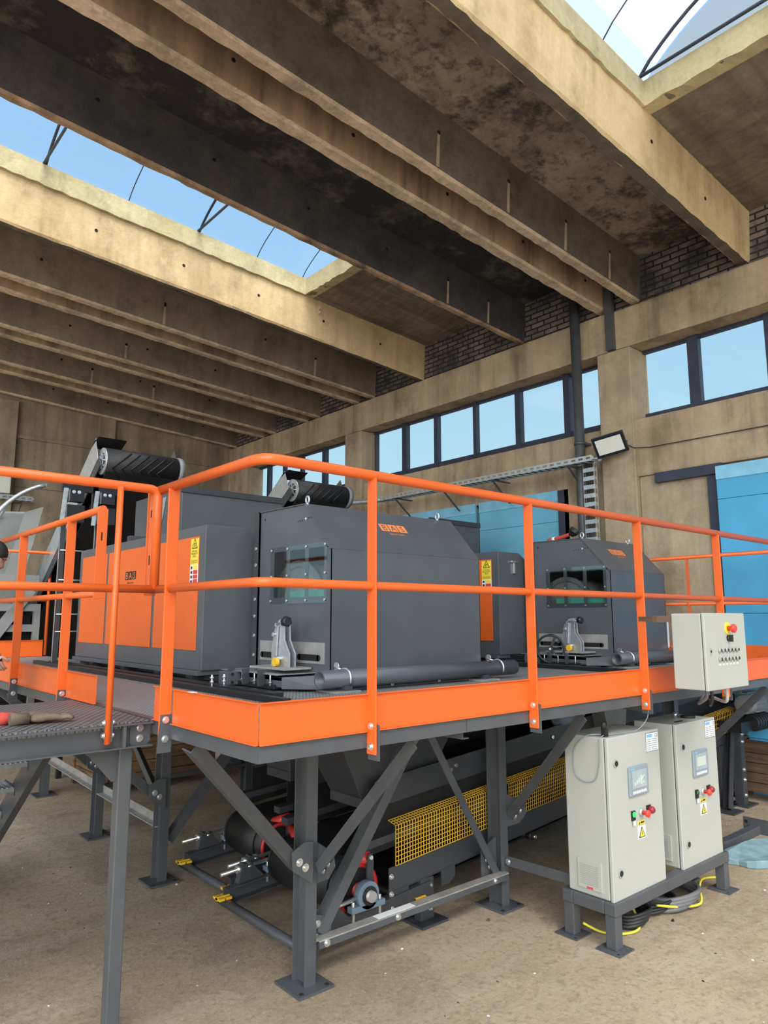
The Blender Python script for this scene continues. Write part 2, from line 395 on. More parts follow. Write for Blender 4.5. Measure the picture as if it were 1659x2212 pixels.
def rib(ya, yb, name, label, slots=(), holes=(), key='conc_rib'):
    lip = {'rib_black': 'rib_streak', 'rib_skylit': 'rib_dark'}.get(key, 'conc_lip')
    """one concrete roof rib along x, ragged chipped lower edges"""
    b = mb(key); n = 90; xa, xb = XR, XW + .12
    prev = None
    for i in range(n + 1):
        x = xa + (xb - xa) * i / n; z = rz(x); j1 = random.uniform(0, .014); j2 = random.uniform(0, .022) if random.random() < .7 else 0
        zj = random.uniform(0, .008)
        cs = [V((x, ya - .05, z + RH)), V((x, ya - .012, z + .035)), V((x, ya + j1, z + zj)), V((x, yb - j2, z + zj)), V((x, yb + .012, z + .03)), V((x, yb + .05, z + RH))]
        vs = [b.bm.verts.new(c) for c in cs]
        if prev:
            for k in range(6):
                b.use((key if key == 'rib_skylit' and k != 2 else lip) if k in (1, 2, 3) else key)
                b._f([prev[k], prev[(k + 1) % 6], vs[(k + 1) % 6], vs[k]])
        else: first = vs
        prev = vs
    b.use(key); b._f(first); b._f(prev)
    def facey(x, h): return ya - .012 - .038 * (h - .035) / (RH - .035)
    for x, h0, h1 in slots:
        z = rz(x); b.use('pale'); b.prism([(x - .022, facey(x, h0) - .006, z + h0), (x + .022, facey(x, h0) - .006, z + h0), (x + .016, facey(x, h1) - .006, z + h1), (x - .016, facey(x, h1) - .006, z + h1)], (0, .01, 0))
        b.use('hole'); b.cyl((x, facey(x, h1) - .007, z + h1 + .01), (x, facey(x, h1), z + h1 + .01), .024, 10)
    for x, h in holes:
        z = rz(x); b.use('hole'); b.cyl((x, facey(x, h) - .005, z + h), (x, facey(x, h) + .01, z + h), .022, 10)
    return struct(b, name, label, 'ceiling rib')
def hs(x0, n, d, h): return [(x0 + d * k, h) for k in range(n)]
RIBS = [
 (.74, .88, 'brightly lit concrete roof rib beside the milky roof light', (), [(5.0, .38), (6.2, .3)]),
 (2.24, 2.36, 'dark concrete roof rib with pale drip slots, first past the milky roof light', [(3.35, .05, .42), (4.5, .05, .42), (5.62, .05, .42), (6.62, .05, .42)], ()),
 (2.74, 2.88, 'streaked brown roof rib behind the vertical downpipe', (), hs(1.2, 5, 1.4, .28)),
 (4.28, 4.36, 'blackened roof rib along the near edge of the blue roof light', [(5.6, .05, .4), (6.5, .05, .4)], hs(.5, 4, 1.3, .4)),
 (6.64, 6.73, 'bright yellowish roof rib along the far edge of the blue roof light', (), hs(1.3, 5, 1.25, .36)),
 (8.07, 8.19, 'roof rib next beyond the bright yellowish rib, with a lit lip', [(2.9, .05, .36), (5.9, .05, .36)], hs(1.0, 3, 1.9, .4)),
 (8.585, 8.70, 'roof rib close behind the lit lip rib, above the second column', (), hs(.8, 5, 1.5, .3)),
 (9.975, 10.09, 'roof rib with ragged lip, fifth from the end wall', [(3.0, .05, .3)], hs(2.0, 3, 1.4, .34)),
 (10.425, 10.54, 'roof rib with smooth pale edge, fourth from the end wall', (), hs(1.5, 4, 1.6, .32)),
 (11.79, 11.90, 'roof rib with crumbling lip, third from the end wall', [(3.0, .05, .32), (4.3, .05, .32)], hs(2.4, 3, 1.6, .36)),
 (12.32, 12.44, 'roof rib, second from the end wall', (), hs(2.6, 4, 1.3, .3)),
 (13.70, 13.80, 'roof rib with heavily crumbled lip hard against the end wall', (), hs(2.8, 4, 1.2, .34)),
]
KEYS = ['rib_skylit', 'rib_dark', 'rib_streak', 'rib_black', 'rib_skylit', 'conc_rib', 'rib_streak', 'conc_rib', 'rib_streak', 'conc_rib', 'rib_streak', 'conc_rib']
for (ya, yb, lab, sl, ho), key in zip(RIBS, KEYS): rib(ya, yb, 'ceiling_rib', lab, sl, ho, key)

def soffit(y0, y1, x0, x1, key, label, ragged=True):
    b = mb(key); n = 40; top = []; m = 8
    for i in range(n + 1):
        x = x0 + (x1 - x0) * i / n; row = []
        for j in range(m + 1):
            y = y0 + (y1 - y0) * j / m
            row.append(b.bm.verts.new((x, y, rz(x) + RH - (random.uniform(0, .012) if ragged else 0))))
        top.append(row)
    for i in range(n):
        for j in range(m): b._f([top[i][j], top[i + 1][j], top[i + 1][j + 1], top[i][j + 1]])
    za, zb = rz(x0) + RH, rz(x1) + RH
    b.hexa([(x0, y0, za + .002), (x1, y0, zb + .002), (x1, y1, zb + .002), (x0, y1, za + .002), (x0, y0, za + .12), (x1, y0, zb + .12), (x1, y1, zb + .12), (x0, y1, za + .12)])
    return struct(b, 'ceiling', label, 'ceiling')
XE = XW + .45
soffit(-1.9, .74, 4.83, XE, 'conc_board', 'board marked soffit between the milky roof light and the window wall')
soffit(.74, 2.36, XR, XE, 'conc_soffit', 'mottled soot speckled soffit beside the bright rib')
soffit(2.36, 2.74, XR, XE, 'conc_board', 'narrow strip of roof slab between two close ribs by the downpipe', False)
soffit(2.74, 4.36, XR, XE, 'conc_black', 'blackened flaking soffit behind the downpipe')
soffit(4.36, 6.64, 4.66, XE, 'conc_board', 'board marked soffit between the blue roof light and the wall')
soffit(6.64, 8.19, XR, XE, 'conc_board', 'grey soffit beyond the blue roof light')
soffit(8.19, 14.1, XR, XE, 'conc_board', 'brown roof slab over the far ribs')
soffit(-4.2, -1.9, XR, XE, 'conc_soffit', 'roof slab on the near side of the milky roof light')

def kerb(y0, y1, xe, label, jag=True):
    """upstand round a roof light, three sides, open toward -x"""
    b = mb('conc_kerb'); n = 70
    for (ya, yb, sgn) in ((y1, y1 + .16, -1), (y0 - .16, y0, 1)):
        prev = None
        for i in range(n + 1):
            x = XR + (xe - XR) * i / n; z = rz(x) + RH; d = random.uniform(-.012, .012)
            yy = y1 if sgn < 0 else y0; yo = yb if sgn < 0 else ya
            vs = [b.bm.verts.new(c) for c in ((x, yy, z - .02 + d), (x, yy, z + .26), (x, yo, z + .26), (x, yo, z - .02))]
            if prev:
                for k in range(4): b._f([prev[k], prev[(k + 1) % 4], vs[(k + 1) % 4], vs[k]])
            prev = vs
    prev = None
    for i in range(31):
        y = y0 - .16 + (y1 - y0 + .32) * i / 30; z = rz(xe) + RH; d = random.uniform(-.015, .015)
        vs = [b.bm.verts.new(c) for c in ((xe, y, z - .02 + d), (xe, y, z + .26), (xe + .17, y, z + .26), (xe + .17, y, z - .02))]
        if prev:
            for k in range(4): b._f([prev[k], prev[(k + 1) % 4], vs[(k + 1) % 4], vs[k]])
        prev = vs
    return struct(b, 'trim', label, 'kerb')
kerb(4.45, 6.55, 4.64, 'pale concrete kerb round the blue roof light')
kerb(-1.8, .66, 4.81, 'yellowish concrete kerb round the milky roof light')

def arc(x, y0, y1, rise, base, n=18):
    pts = []
    for k in range(n + 1):
        a = k / n; y = y0 + (y1 - y0) * a
        pts.append(V((x, y, base + rise * math.sin(PI * a) ** .8)))
    return pts
def skylight(y0, y1, xs, xe, key, rise, label, doubles, lab_sheet):
    t = thing('skylight', label, 'skylight', (xe - 2, (y0 + y1) / 2, rz(xe - 2) + RH + .26)); t['kind'] = 'structure'
    f = mb('frame')
    for i, x in enumerate(xs):
        base = rz(x) + RH + .265
        f.path(arc(x, y0 - .05, y1 + .05, rise, base), .018 if i in doubles else .007, 8)
        if i in doubles: f.cyl((x - .03, y0 - .05, base + .01), (x - .03, y1 + .05, base + .01), .018, 8)
    for a in (.3, .7):
        pts = [V((x, y0 + (y1 - y0) * a, rz(x) + RH + .265 + rise * math.sin(PI * a) ** .8)) for x in (XR, xe)]
        f.cyl(pts[0], pts[1], .008, 6)
    f.build('frame', t)
    s = mb(key); prev = None; n = 18
    A = arc(XR, y0 - .06, y1 + .06, rise, rz(XR) + RH + .29); B = arc(xe + .1, y0 - .06, y1 + .06, rise, rz(xe + .1) + RH + .29)
    for k in range(n): s.quad([A[k], B[k], B[k + 1], A[k + 1]])
    for f_ in s.bm.faces: f_.smooth = True
    o = s.build('roof_sheet', t)
    s = mb(key); E_ = arc(xe + .1, y0 - .06, y1 + .06, rise, rz(xe + .1) + RH + .29); s.quad([p - V((0, 0, .03)) for p in E_]); s.build('end_sheet', t)
skylight(4.45, 6.55, [-.5, .62, 1.7, 2.76, 3.74, 4.6], 4.64, 'clear_sheet', .42, 'clear barrel roof light showing blue sky, on thin dark arches', (1, 3), '')
skylight(-1.8, .66, [.9, 2.0, 3.1, 4.1, 4.78], 4.81, 'milky_sheet', .62, 'milky white barrel roof light with curved dark arches', (4,), '')

b = mb('conc_lip'); b.path([V((4.95 + .02 * math.sin(k * .9), 6.585 + .02 * math.cos(k * .9), 6.66 - .012 * k)) for k in range(14)], .008, 6)
tag(b.build('dangling_wire'), 'short curl of pale wire dangling from the bright yellowish rib', 'wire')
# window wall ---------------------------------------------------------------
def wall_strip(y0, y1, z0, z1, x0, x1, key, name, label, cat, n=60, jag=.012):
    b = mb(key); prev = None
    for i in range(n + 1):
        y = y0 + (y1 - y0) * i / n; d0 = random.uniform(0, jag); d1 = random.uniform(0, jag)
        vs = [b.bm.verts.new(c) for c in ((x0 + d0, y, z0), (x0, y, z0 + .02 + d0), (x0, y, z1 - .02 - d1), (x0 + d1, y, z1), (x1, y, z1), (x1, y, z0))]
        if prev:
            for k in range(6): b._f([prev[k], prev[(k + 1) % 6], vs[(k + 1) % 6], vs[k]])
        else: first = vs
        prev = vs
    b._f(first); b._f(prev)
    return struct(b, name, label, cat)
WX = 7.66  # glass plane
YE = -4.2
wall_strip(2.62, 8.62, 5.3, 5.885, XW, XW + .45, 'conc_wall', 'wall_beam', 'stained concrete lintel beam over the middle row of windows', 'beam')
wall_strip(8.64, 13.95, 5.3, 5.89, XW, XW + .45, 'conc_wall', 'wall_beam', 'streaked lintel beam over the far windows beside the end wall', 'beam')
wall_strip(YE, 2.6, 5.3, 5.87, XW, XW + .45, 'conc_wall', 'wall_beam', 'stained lintel beam over the near windows beyond the floodlight column', 'beam')
b = mb('brick'); b.box(XW + .1, XW + .4, YE, 13.95, 5.86, 6.72); struct(b, 'wall_brick', 'sooty brick infill between roof ribs above the lintel beam', 'wall')
wall_strip(2.9, 8.4, 3.80, 4.20, XW + .08, XW + .45, 'conc_wall', 'wall_beam', 'tan concrete sill beam under the middle row of windows', 'beam')
wall_strip(8.9, 13.95, 3.80, 4.20, XW + .08, XW + .45, 'conc_wall', 'wall_beam', 'tan concrete sill beam under the far windows', 'beam')
wall_strip(YE, 2.4, 3.42, 4.22, XW + .03, XW + .45, 'conc_wall', 'wall_beam', 'deep tan sill beam under the near windows, carrying a thin cable', 'beam')
def column(y0, y1, label):
    b = mb('conc_col'); b.box(XW - .01, XW + .46, y0, y1, ZF, 5.29)
    return struct(b, 'column', label, 'column', .012)
column(2.37, 2.89, 'concrete column carrying the floodlight')
column(8.37, 8.905, 'concrete column between the middle and the far windows')
column(12.93, 13.9, 'concrete corner column beside the end wall')
column(-3.63, -3.1, 'concrete column near the open end of the window wall')
b = mb('conc_wall')
b.box(XW + .1, XW + .42, 7.7, 8.4, ZF, 3.8); b.box(XW + .1, XW + .42, 8.9, 13.95, ZF, 3.8); b.box(XW + .1, XW + .42, 2.89, 3.62, ZF, 3.8); b.box(XW + .16, XW + .42, 3.62, 7.7, 3.4, 3.8)
struct(b, 'wall_right', 'tan concrete wall piers under the windows beside the blue doors', 'wall')
b = mb('conc_col'); b.box(XW + .06, XW + .42, 1.42, 2.37, ZF, 3.42); b.box(XW + .1, XW + .42, YE, -1.6, ZF, 3.42)
struct(b, 'wall_right', 'bulging concrete wall panel between the floodlight column and the near blue door', 'wall', .02)
b = mb('frame'); b.box(XW - .02, XW + .3, 1.22, 2.1, 3.29, 3.42); b.box(XW + .02, XW + .3, 1.28, 1.42, ZF, 3.29)
struct(b, 'trim', 'dark steel lintel and post framing the near blue door', 'door frame')
b = mb('frame'); b.box(XW + .1, XW + .3, 3.55, 3.74, ZF, 3.42)
struct(b, 'trim', 'dark steel post at the edge of the middle blue door', 'door frame')

def window(y0, y1, mull, label, skip_heads=()):
    t = thing('window', label, 'window', (WX, (y0 + y1) / 2, 4.25)); t['kind'] = 'structure'
    z0, z1 = 4.22, 5.32
    f = mb('frame'); f.box(WX - .03, WX + .05, y0, y1, z0, z0 + .14)
    f.box(WX - .02, WX + .05, y0, y1, z1 - .065, z1)
    for y, w in mull: f.box(WX - .05, WX + .05, y - w / 2, y + w / 2, z0, z1)
    f.build('frame', t)
    g = mb('window'); g.box(WX + .01, WX + .016, y0, y1, z0 + .05, z1 - .03); g.build('pane', t)
window(2.89, 8.37, [(8.3, .03), (7.42, .13), (6.55, .09), (5.58, .07), (4.62, .11), (3.66, .11)], 'row of tall panes over the middle blue door')
window(8.9, 12.93, [(12.45, .10), (11.75, .06), (11.0, .06), (10.1, .12), (9.2, .05)], 'row of panes beyond the orange rail bend')
window(-3.1, 2.37, [(1.63, .15), (.66, .1), (-.4, .1), (-1.4, .1), (-2.4, .1)], 'pair of large panes past the floodlight column')

# blue sliding doors
t = thing('door_1', 'pale blue sliding door with a dark gap behind the nearer hood', 'door', (XW + .2, 5.6, 0)); t['kind'] = 'structure'
def bluepanel(y0, y1, z1, x, parent, key='blue'):
    p = mb(key); k = 0; zs = [ZF, .12, .78, 1.55, 2.28, 2.95, z1]
    for a, c in zip(zs, zs[1:]): p.box(x, x + .05, y0, y1, a + .006, c)
    p.use('blue_edge'); p.box(x - .012, x, y0, y1, z1 - .16, z1 + .01)
    p.use('frame'); p.box(x + .03, x + .055, y0, y1, ZF, z1)
    return p.build('door_panel', parent)
bluepanel(3.74, 5.36, 3.42, XW + .14, t, 'blue_pale'); bluepanel(5.44, 7.7, 3.42, XW + .14, t, 'blue_pale')
p = mb('hole'); p.box(XW + .2, XW + .24, 5.36, 5.44, ZF, 3.42); p.build('dark_gap', t)  # black strip stands in for the darkness between the two panels
t = thing('door_2', 'bright blue metal door behind the wall mounted control box', 'door', (XW - .05, -.3, 0)); t['kind'] = 'structure'
bluepanel(-1.6, 1.27, 3.36, XW - .06, t)

# end wall
b = mb('conc_end'); b.box(-6, XW + .45, 13.9, 14.2, ZF, 7.4)
for x in (2.0, 4.1): b.box(x - .2, x + .16, 13.8, 13.9, ZF, 6.15)
b.box(-6, XW, 13.86, 13.9, 5.36, 5.44); b.box(-6, XW, 13.87, 13.9, 4.3, 4.36)
struct(b, 'wall_left', 'brown streaked concrete end wall behind the machines', 'wall')

# things on the walls
t = thing('downpipe', 'tall dark round pipe standing in front of the window wall', 'pipe', (7.2, 3.18, ZF))
b = mb('pipe'); b.cyl((7.2, 3.18, ZF), (7.2, 3.18, 6.6), .073, 20); b.build('pipe_shaft', t)
b = mb('pipe'); b.box(7.22, 7.4, 3.1, 3.26, 4.0, 4.03); b.tube((7.2, 3.18, 3.99), (7.2, 3.18, 4.04), .082, .072); b.build('bracket', t)
b = mb('pipe'); b.box(XW - .07, XW, 2.58, 2.70, 5.3, 6.3); tag(b.build('conduit_duct'), 'short dark square duct on the lintel beside the downpipe', 'duct')

t = thing('floodlight', 'black framed square floodlight on the concrete column', 'floodlight', (7.1, 2.6, 3.85))
c0 = V((7.04, 2.6, 3.86)); ny_ = V((-.80, -.28, -.52)).normalized(); yx = V((0, 1, 0)); xa = (yx - ny_ * yx.dot(ny_)).normalized(); ya = ny_.cross(xa); ya = -ya if ya.z < 0 else ya
tl = V((0, 0, 0))
def P(u, v, w): return c0 + xa * u + ya * v + ny_ * w
b = mb('lamp_body'); b.hexa([P(-.22, -.15, -.05), P(.22, -.15, -.05), P(.22, .15, -.05), P(-.22, .15, -.05), P(-.22, -.15, 0), P(.22, -.15, 0), P(.22, .15, 0), P(-.22, .15, 0)])
for k in range(7): b.hexa([P(-.17 + .05 * k, -.1, -.09), P(-.16 + .05 * k, -.1, -.09), P(-.16 + .05 * k, .1, -.09), P(-.17 + .05 * k, .1, -.09), P(-.17 + .05 * k, -.1, -.05), P(-.16 + .05 * k, -.1, -.05), P(-.16 + .05 * k, .1, -.05), P(-.17 + .05 * k, .1, -.05)])
b.build('housing', t, .006)
b = mb('lamp_glass'); b.hexa([P(-.18, -.11, 0), P(.18, -.11, 0), P(.18, .11, 0), P(-.18, .11, 0), P(-.18, -.11, .004), P(.18, -.11, .004), P(.18, .11, .004), P(-.18, .11, .004)]); b.build('lens', t)
b = mb('zinc'); b.bar(P(-.23, 0, -.03), V((7.29, 2.5, 3.83)), .03, .006); b.bar(P(.05, 0, -.06), V((7.29, 2.55, 3.83)), .03, .006); b.build('bracket', t)
b = mb('cable_black'); b.path([(7.2, 2.5, 3.86), (7.27, 2.45, 3.87), (7.285, 2.38, 3.82), (7.30, 2.15, 3.79), (7.31, .64, 3.78), (7.31, -2, 3.77)], .006, 6)
tag(b.build('cable'), 'thin dark cable running along the sill beam from the floodlight', 'cable')

def tray(p0, p1, w, h, label, brackets, name='cable_tray'):
    t = thing(name, label, 'cable tray', p0)
    b = mb('zinc'); p0, p1 = V(p0), V(p1); d = (p1 - p0); L = d.length; d.normalize(); up = V((0, 0, 1)) if abs(d.z) < .9 else V((1, 0, 0)); s = d.cross(up).normalized()
    n = int(L / .12)
    for k in (-1, 1):
        o = s * (k * w / 2); b.bar(p0 + o - up * h * .35, p1 + o - up * h * .35, .003, h * .3, up); b.bar(p0 + o + up * h * .35, p1 + o + up * h * .35, .003, h * .3, up)
        for i in range(n + 1): q = p0 + d * (L * i / max(n, 1)); b.bar(q + o - up * h * .2, q + o + up * h * .2, .05, .003, s)
    for i in range(n + 1): q = p0 + d * (L * i / max(n, 1)); b.bar(q - s * w / 2 - up * h / 2, q + s * w / 2 - up * h / 2, .06, .003, up)
    b.build('tray', t)
    c = mb('cable_black')
    for k in range(4): c.cyl(p0 + s * (-.05 + .03 * k) - up * (h * .35), p1 + s * (-.05 + .03 * k) - up * (h * .35), .011, 6)
    c.build('cables', t)
    for q in brackets:
        k = mb('steel'); q = V(q); k.bar(q + V((-.12, 0, -.05)), q + V((.32, 0, -.05)), .04, .02); k.bar(q + V((-.1, 0, -.05)), q + V((.32, 0, -.38)), .035, .012); k.build('bracket', t)
    return t
tray((7.0, 2.8, 3.70), (7.0, 7.4, 3.70), .2, .08, 'galvanised perforated cable tray under the middle windows', [(7.0, 3.2, 3.7), (7.0, 4.6, 3.7), (7.0, 5.7, 3.7), (7.0, 6.9, 3.7)])
tray((7.12, 2.98, ZF), (7.12, 2.98, 3.7), .18, .08, 'upright galvanised cable tray beside the floodlight column', [])
b = mb('zinc'); b.path([(7.0, 7.4, 3.70), (6.95, 7.7, 3.70), (6.85, 8.2, 3.72), (6.6, 8.6, 3.72), (6.2, 8.7, 3.7)], .05, 8)
tag(b.build('cable_duct'), 'curved zinc duct end behind the nearer hood', 'duct')
t = tray((-1.0, 13.6, 4.0), (2.5, 13.6, 4.0), .2, .1, 'galvanised cable tray along the end wall', [])
for x in (-.6, .8, 2.3): k = mb('steel'); k.box(x - .02, x + .02, 13.48, 13.9, 3.93, 3.95); k.bar((x, 13.5, 3.93), (x, 13.9, 3.6), .03, .012, (1, 0, 0)); k.build('bracket', t)
b = mb('lamp_glass'); b.box(1.5, 2.08, 13.58, 13.8, 4.08, 4.5); tag(b.build('lamp_box', None, .02), 'pale box lamp on the end wall above the tray', 'box lamp')

# ------------------------------------------------------------------ platform
ZD = .985
t = thing('platform', 'long dark grey steel platform carrying both machines', 'platform', (0, 0, 0)); PLAT = t
b = mb('grating_fine'); b.box(.05, 6.75, .05, 6.6, ZD - .03, ZD); b.box(.05, 1.45, 6.6, 8.05, ZD - .03, ZD); b.build('deck', t)
def fr(p0, p1, side, h=.068): return mb('steel').channel(p0, p1, h, .045, .006, side)
zc = ZD - .032
b = fr((0, 0, zc), (1.232, 0, zc), (0, 1, 0)); b.build('frame_beam', t)
b = fr((1.236, 0, zc), (6.75, 0, zc), (0, 1, 0)); b.build('frame_beam', t)
b = fr((0, 0, zc), (0, 8.05, zc), (1, 0, 0)); b.build('frame_beam', t)
b = fr((6.75, 0, zc), (6.75, 6.6, zc), (-1, 0, 0)); b.build('frame_beam', t)
for y in (.9, 1.9, 2.9, 4.0, 4.6):
    b = fr((.02, y, zc - .03), (6.72, y, zc - .03), (0, 1, 0), .09); b.build('cross_beam', t)
for x in (1.24, 3.0, 4.6):
    b = fr((x, .03, zc - .03), (x, 6.4, zc - .03), (1, 0, 0), .09); b.build('cross_beam', t)
def leg(x, y, z1=.92, wx=.075, wy=.123):
    p = mb('steel'); w = .008
    p.box(x - wx / 2, x + wx / 2, y, y + w, ZF + .015, z1); p.box(x - wx / 2, x + wx / 2, y + wy - w, y + wy, ZF + .015, z1); p.box(x - .004, x + .004, y + w, y + wy - w, ZF + .015, z1)
    o = p.build('leg', PLAT)
    q = mb('steel'); q.box(x - .115, x + .115, y - .07, y + wy + .055, ZF, ZF + .016); q.use('hole')
    for sx in (-1, 1): q.cyl((x + sx * .085, y - .04, ZF + .0155), (x + sx * .085, y - .04, ZF + .017), .014, 12)
    q.build('base_plate', o)
    return o
LEGS = [(.88, .86), (2.548, .867), (.925, 2.89), (.96, 4.38), (1.05, 6.35), (5.12, .87), (2.55, 2.9), (2.55, 4.4), (5.1, 2.9), (5.1, 4.6), (6.6, 2.9), (6.6, 6.0)]
for x, y in LEGS: leg(x, y)
def gusset(pts, vec, bolts, ax, mkey='steel'):
    g = mb(mkey); g.prism(pts, vec); g.use('bright')
    for q in bolts: g.bolt(q, ax, .015)
    return g.build('gusset_plate', PLAT)
def brace(p0, p1, kind='bar', w=.05, up=(0, 1, 0), name='brace'):
    b = mb('steel')
    if kind == 'angle': b.angle(p0, p1, w, .007, up)
    else: b.bar(p0, p1, .03, w, up)
    return b.build(name, PLAT)
# knee braces carrying the walkway outside the legs
for (x, y) in ((.88, .86), (.925, 2.89), (.96, 4.38)):
    yy = y - .02
    brace((x - .06, yy + .04, .13), (.03, yy - .22 if y < 1 else yy, .90), 'angle', .065, (0, 1, 0))
    gusset([(x - .01, yy, .05), (x - .14, yy, .14), (x - .15, yy, .24), (x - .06, yy, .28), (x - .01, yy, .27)], (0, -.008, 0), [(x - .06, yy - .008, .145), (x - .10, yy - .008, .18)], (0, -1, 0))
for (x, xt_) in ((.88, .89), (2.548, 2.33), (5.12, 5.1)):
    brace((x + .02, .83, .12), (xt_, .03, .90), 'angle', .065, (1, 0, 0))
    gusset([(x + .038, .87, .03), (x + .038, .76, .08), (x + .038, .70, .16), (x + .038, .72, .23), (x + .038, .87, .25)], (.008, 0, 0), [(x + .034, .80, .12), (x + .034, .755, .165)], (-1, 0, 0))
# front truss between the legs
brace((.97, .885, -.25), (1.78, .885, .84), 'angle', .07, (0, 1, 0)); brace((1.80, .885, .80), (2.48, .885, -.27), 'angle', .055, (0, 1, 0))
gusset([(1.56, .87, .88), (1.95, .87, .88), (1.90, .87, .80), (1.79, .87, .77), (1.66, .87, .80)], (0, -.008, 0), [(1.72, .862, .82)], (0, -1, 0))
gusset([(2.36, .92, -.30), (2.52, .92, -.30), (2.52, .92, -.03), (2.36, .92, -.10)], (0, .008, 0), [(2.42, .92, -.17), (2.45, .92, -.22)], (0, -1, 0))
gusset([(.915, .90, -.33), (1.05, .90, -.30), (1.05, .90, -.18), (.915, .90, -.14)], (0, .008, 0), [(.955, .90, -.2), (.945, .90, -.27)], (0, -1, 0))
b = mb('steel'); b.use('plate'); b.box(.92, 2.54, .828, .893, -.264, -.256); b.use('steel'); b.box(.92, 2.54, .828, .836, -.300, -.264);  b.use('label_white'); b.box(1.35, 1.65, .833, .888, -.2558, -.2545); b.use('bright')
for x in (.97, 1.5, 2.4): b.bolt((x, .828, -.28), (0, -1, 0), .014)
b.build('tie_bar', t)
b = mb('steel'); b.bar((2.56, .862, -.19), (2.60, .34, -.19), .010, .066); b.use('bright'); b.bolt((2.548, .84, -.19), (-1, 0, 0), .015); b.build('tie_bar', t)
b = mb('plate'); b.angle((.93, 3.0, -.11), (.96, 4.38, -.11), .065, .008); b.build('tie_bar', t)
b = mb('plate'); b.angle((.97, 4.5, -.11), (1.05, 6.35, -.11), .065, .008); b.build('tie_bar', t)
brace((1.0, 2.95, -.22), (1.9, 2.95, .84), 'angle', .065, (0, 1, 0)); brace((.93, 3.0, .05), (.96, 4.3, .84), 'angle', .06, (1, 0, 0))
brace((.96, 4.44, -.06), (2.55, 4.44, -.06), 'bar', .065, (0, 1, 0)); brace((2.5, 2.95, -.2), (1.9, 2.95, .84), 'angle', .065, (0, 1, 0)); brace((2.5, 4.45, -.1), (1.5, 4.45, .84), 'angle', .065, (0, 1, 0))

# ------------------------------------------------------------------ guard rails
RT, RM = 2.178, 1.652
def bend(p, c, q, r, n=8):
    p, c, q = V(p), V(c), V(q); a = (p - c).normalized(); e = (q - c).normalized(); A = c + a * r; B = c + e * r
    pts = []
    for k in range(n + 1):
        s = k / n; pts.append(A * (1 - s) ** 2 + c * 2 * s * (1 - s) + B * s ** 2)
    return [p] + pts + [q]
def post(parent, x, y, axis, z0, z1, side=1, sub='post', with_plate=True, pz=(.895, 1.06)):
    """flat bar post; axis = direction of its width"""
    b = mb('orange'); w, tk = .062, .010
    if axis == 'y': b.prism([(x - tk / 2, y - w, z0), (x - tk / 2, y, z0), (x - tk / 2, y, z1), (x - tk / 2, y - w, z1)], (tk, 0, 0))
    else: b.prism([(x - w, y - tk / 2, z0), (x, y - tk / 2, z0), (x, y - tk / 2, z1), (x - w, y - tk / 2, z1)], (0, tk, 0))
    o = b.build(sub, parent, .003)
    if with_plate:
        q = mb('steel')
        if axis == 'y': q.prism([(x + tk / 2, y - w - .012, z0 - .025), (x + tk / 2, y + .002, z0 - .025), (x + tk / 2, y + .002, z0 + .15), (x + tk / 2, y - w - .012, z0 + .13)], (.007, 0, 0))
        else: q.prism([(x - w - .008, y - tk / 2, z0 - .03), (x + .002, y - tk / 2, z0 - .03), (x + .002, y - tk / 2, z0 + .15), (x - w + .006, y - tk / 2, z0 + .15)], (0, -.006, 0))
        q.build('bracket', o)
        for h in (.035, .125):
            q = mb('bright'); q.bolt((x - tk / 2, y - w / 2, z0 + h), (-1, 0, 0), .0115) if axis == 'y' else q.bolt((x - w / 2, y - tk / 2 - .006, z0 + h), (0, -1, 0), .0125)
            q.build('bolt', o)
    return o
def toe(parent, p0, p1, outn, z0=.99, z1=1.16, name='toe_board'):
    b = mb('orange'); p0, p1, o = V(p0), V(p1), V(outn)
    def at(p, z, k): return p + o * k + V((0, 0, z))
    d = p1 - p0
    b.prism([at(p0, z0, 0), at(p0, z0, .016), at(p0, z0 + .004, .016), at(p0, z0 + .004, .004), at(p0, z1 - .004, .004), at(p0, z1 - .004, .016), at(p0, z1, .016), at(p0, z1, 0)], d)
    return b.build(name, parent)
t = thing('guardrail', 'orange guard rail bending round the near corner and along the long front', 'guard rail', (0, 0, ZD)); RAIL = t
YP = -.034
pts = bend((-.03, 1.06, RT), (-.03, YP, RT), (6.62, YP, RT), .09)
b = mb('orange'); b.path(pts, .0245, 14); b.build('top_rail', t)
pts = bend((-.03, 1.10, RM), (-.03, YP, RM), (6.62, YP, RM), .07)
b = mb('orange'); b.path(pts, .0205, 14); b.build('middle_rail', t)
for x in (.570, 1.755, 2.965, 4.17, 5.36, 6.55): post(t, x, -.004, 'y', .893, RT - .015)
post(t, .002, .835, 'x', .885, RT - .015)
b = mb('orange'); b.prism([(-.062, 1.085, RM - .03), (.0, 1.085, RM - .03), (.0, 1.085, RT + .0), (-.062, 1.085, RT + .0)], (0, .01, 0)); b.use('hole'); b.box(-.037, -.029, 1.083, 1.086, 2.02, 2.06); b.build('end_bar', t, .003)
toe(t, (0, -.002, 0), (6.7, -.002, 0), (0, -1, 0)); toe(t, (-.002, .0, 0), (-.002, .80, 0), (-1, 0, 0)); toe(t, (-.002, .845, 0), (-.002, 1.02, 0), (-1, 0, 0))
b = mb('label_white'); b.box(-.03, -.004, .545, .60, 1.1605, 1.162); b.build('sticker', t)

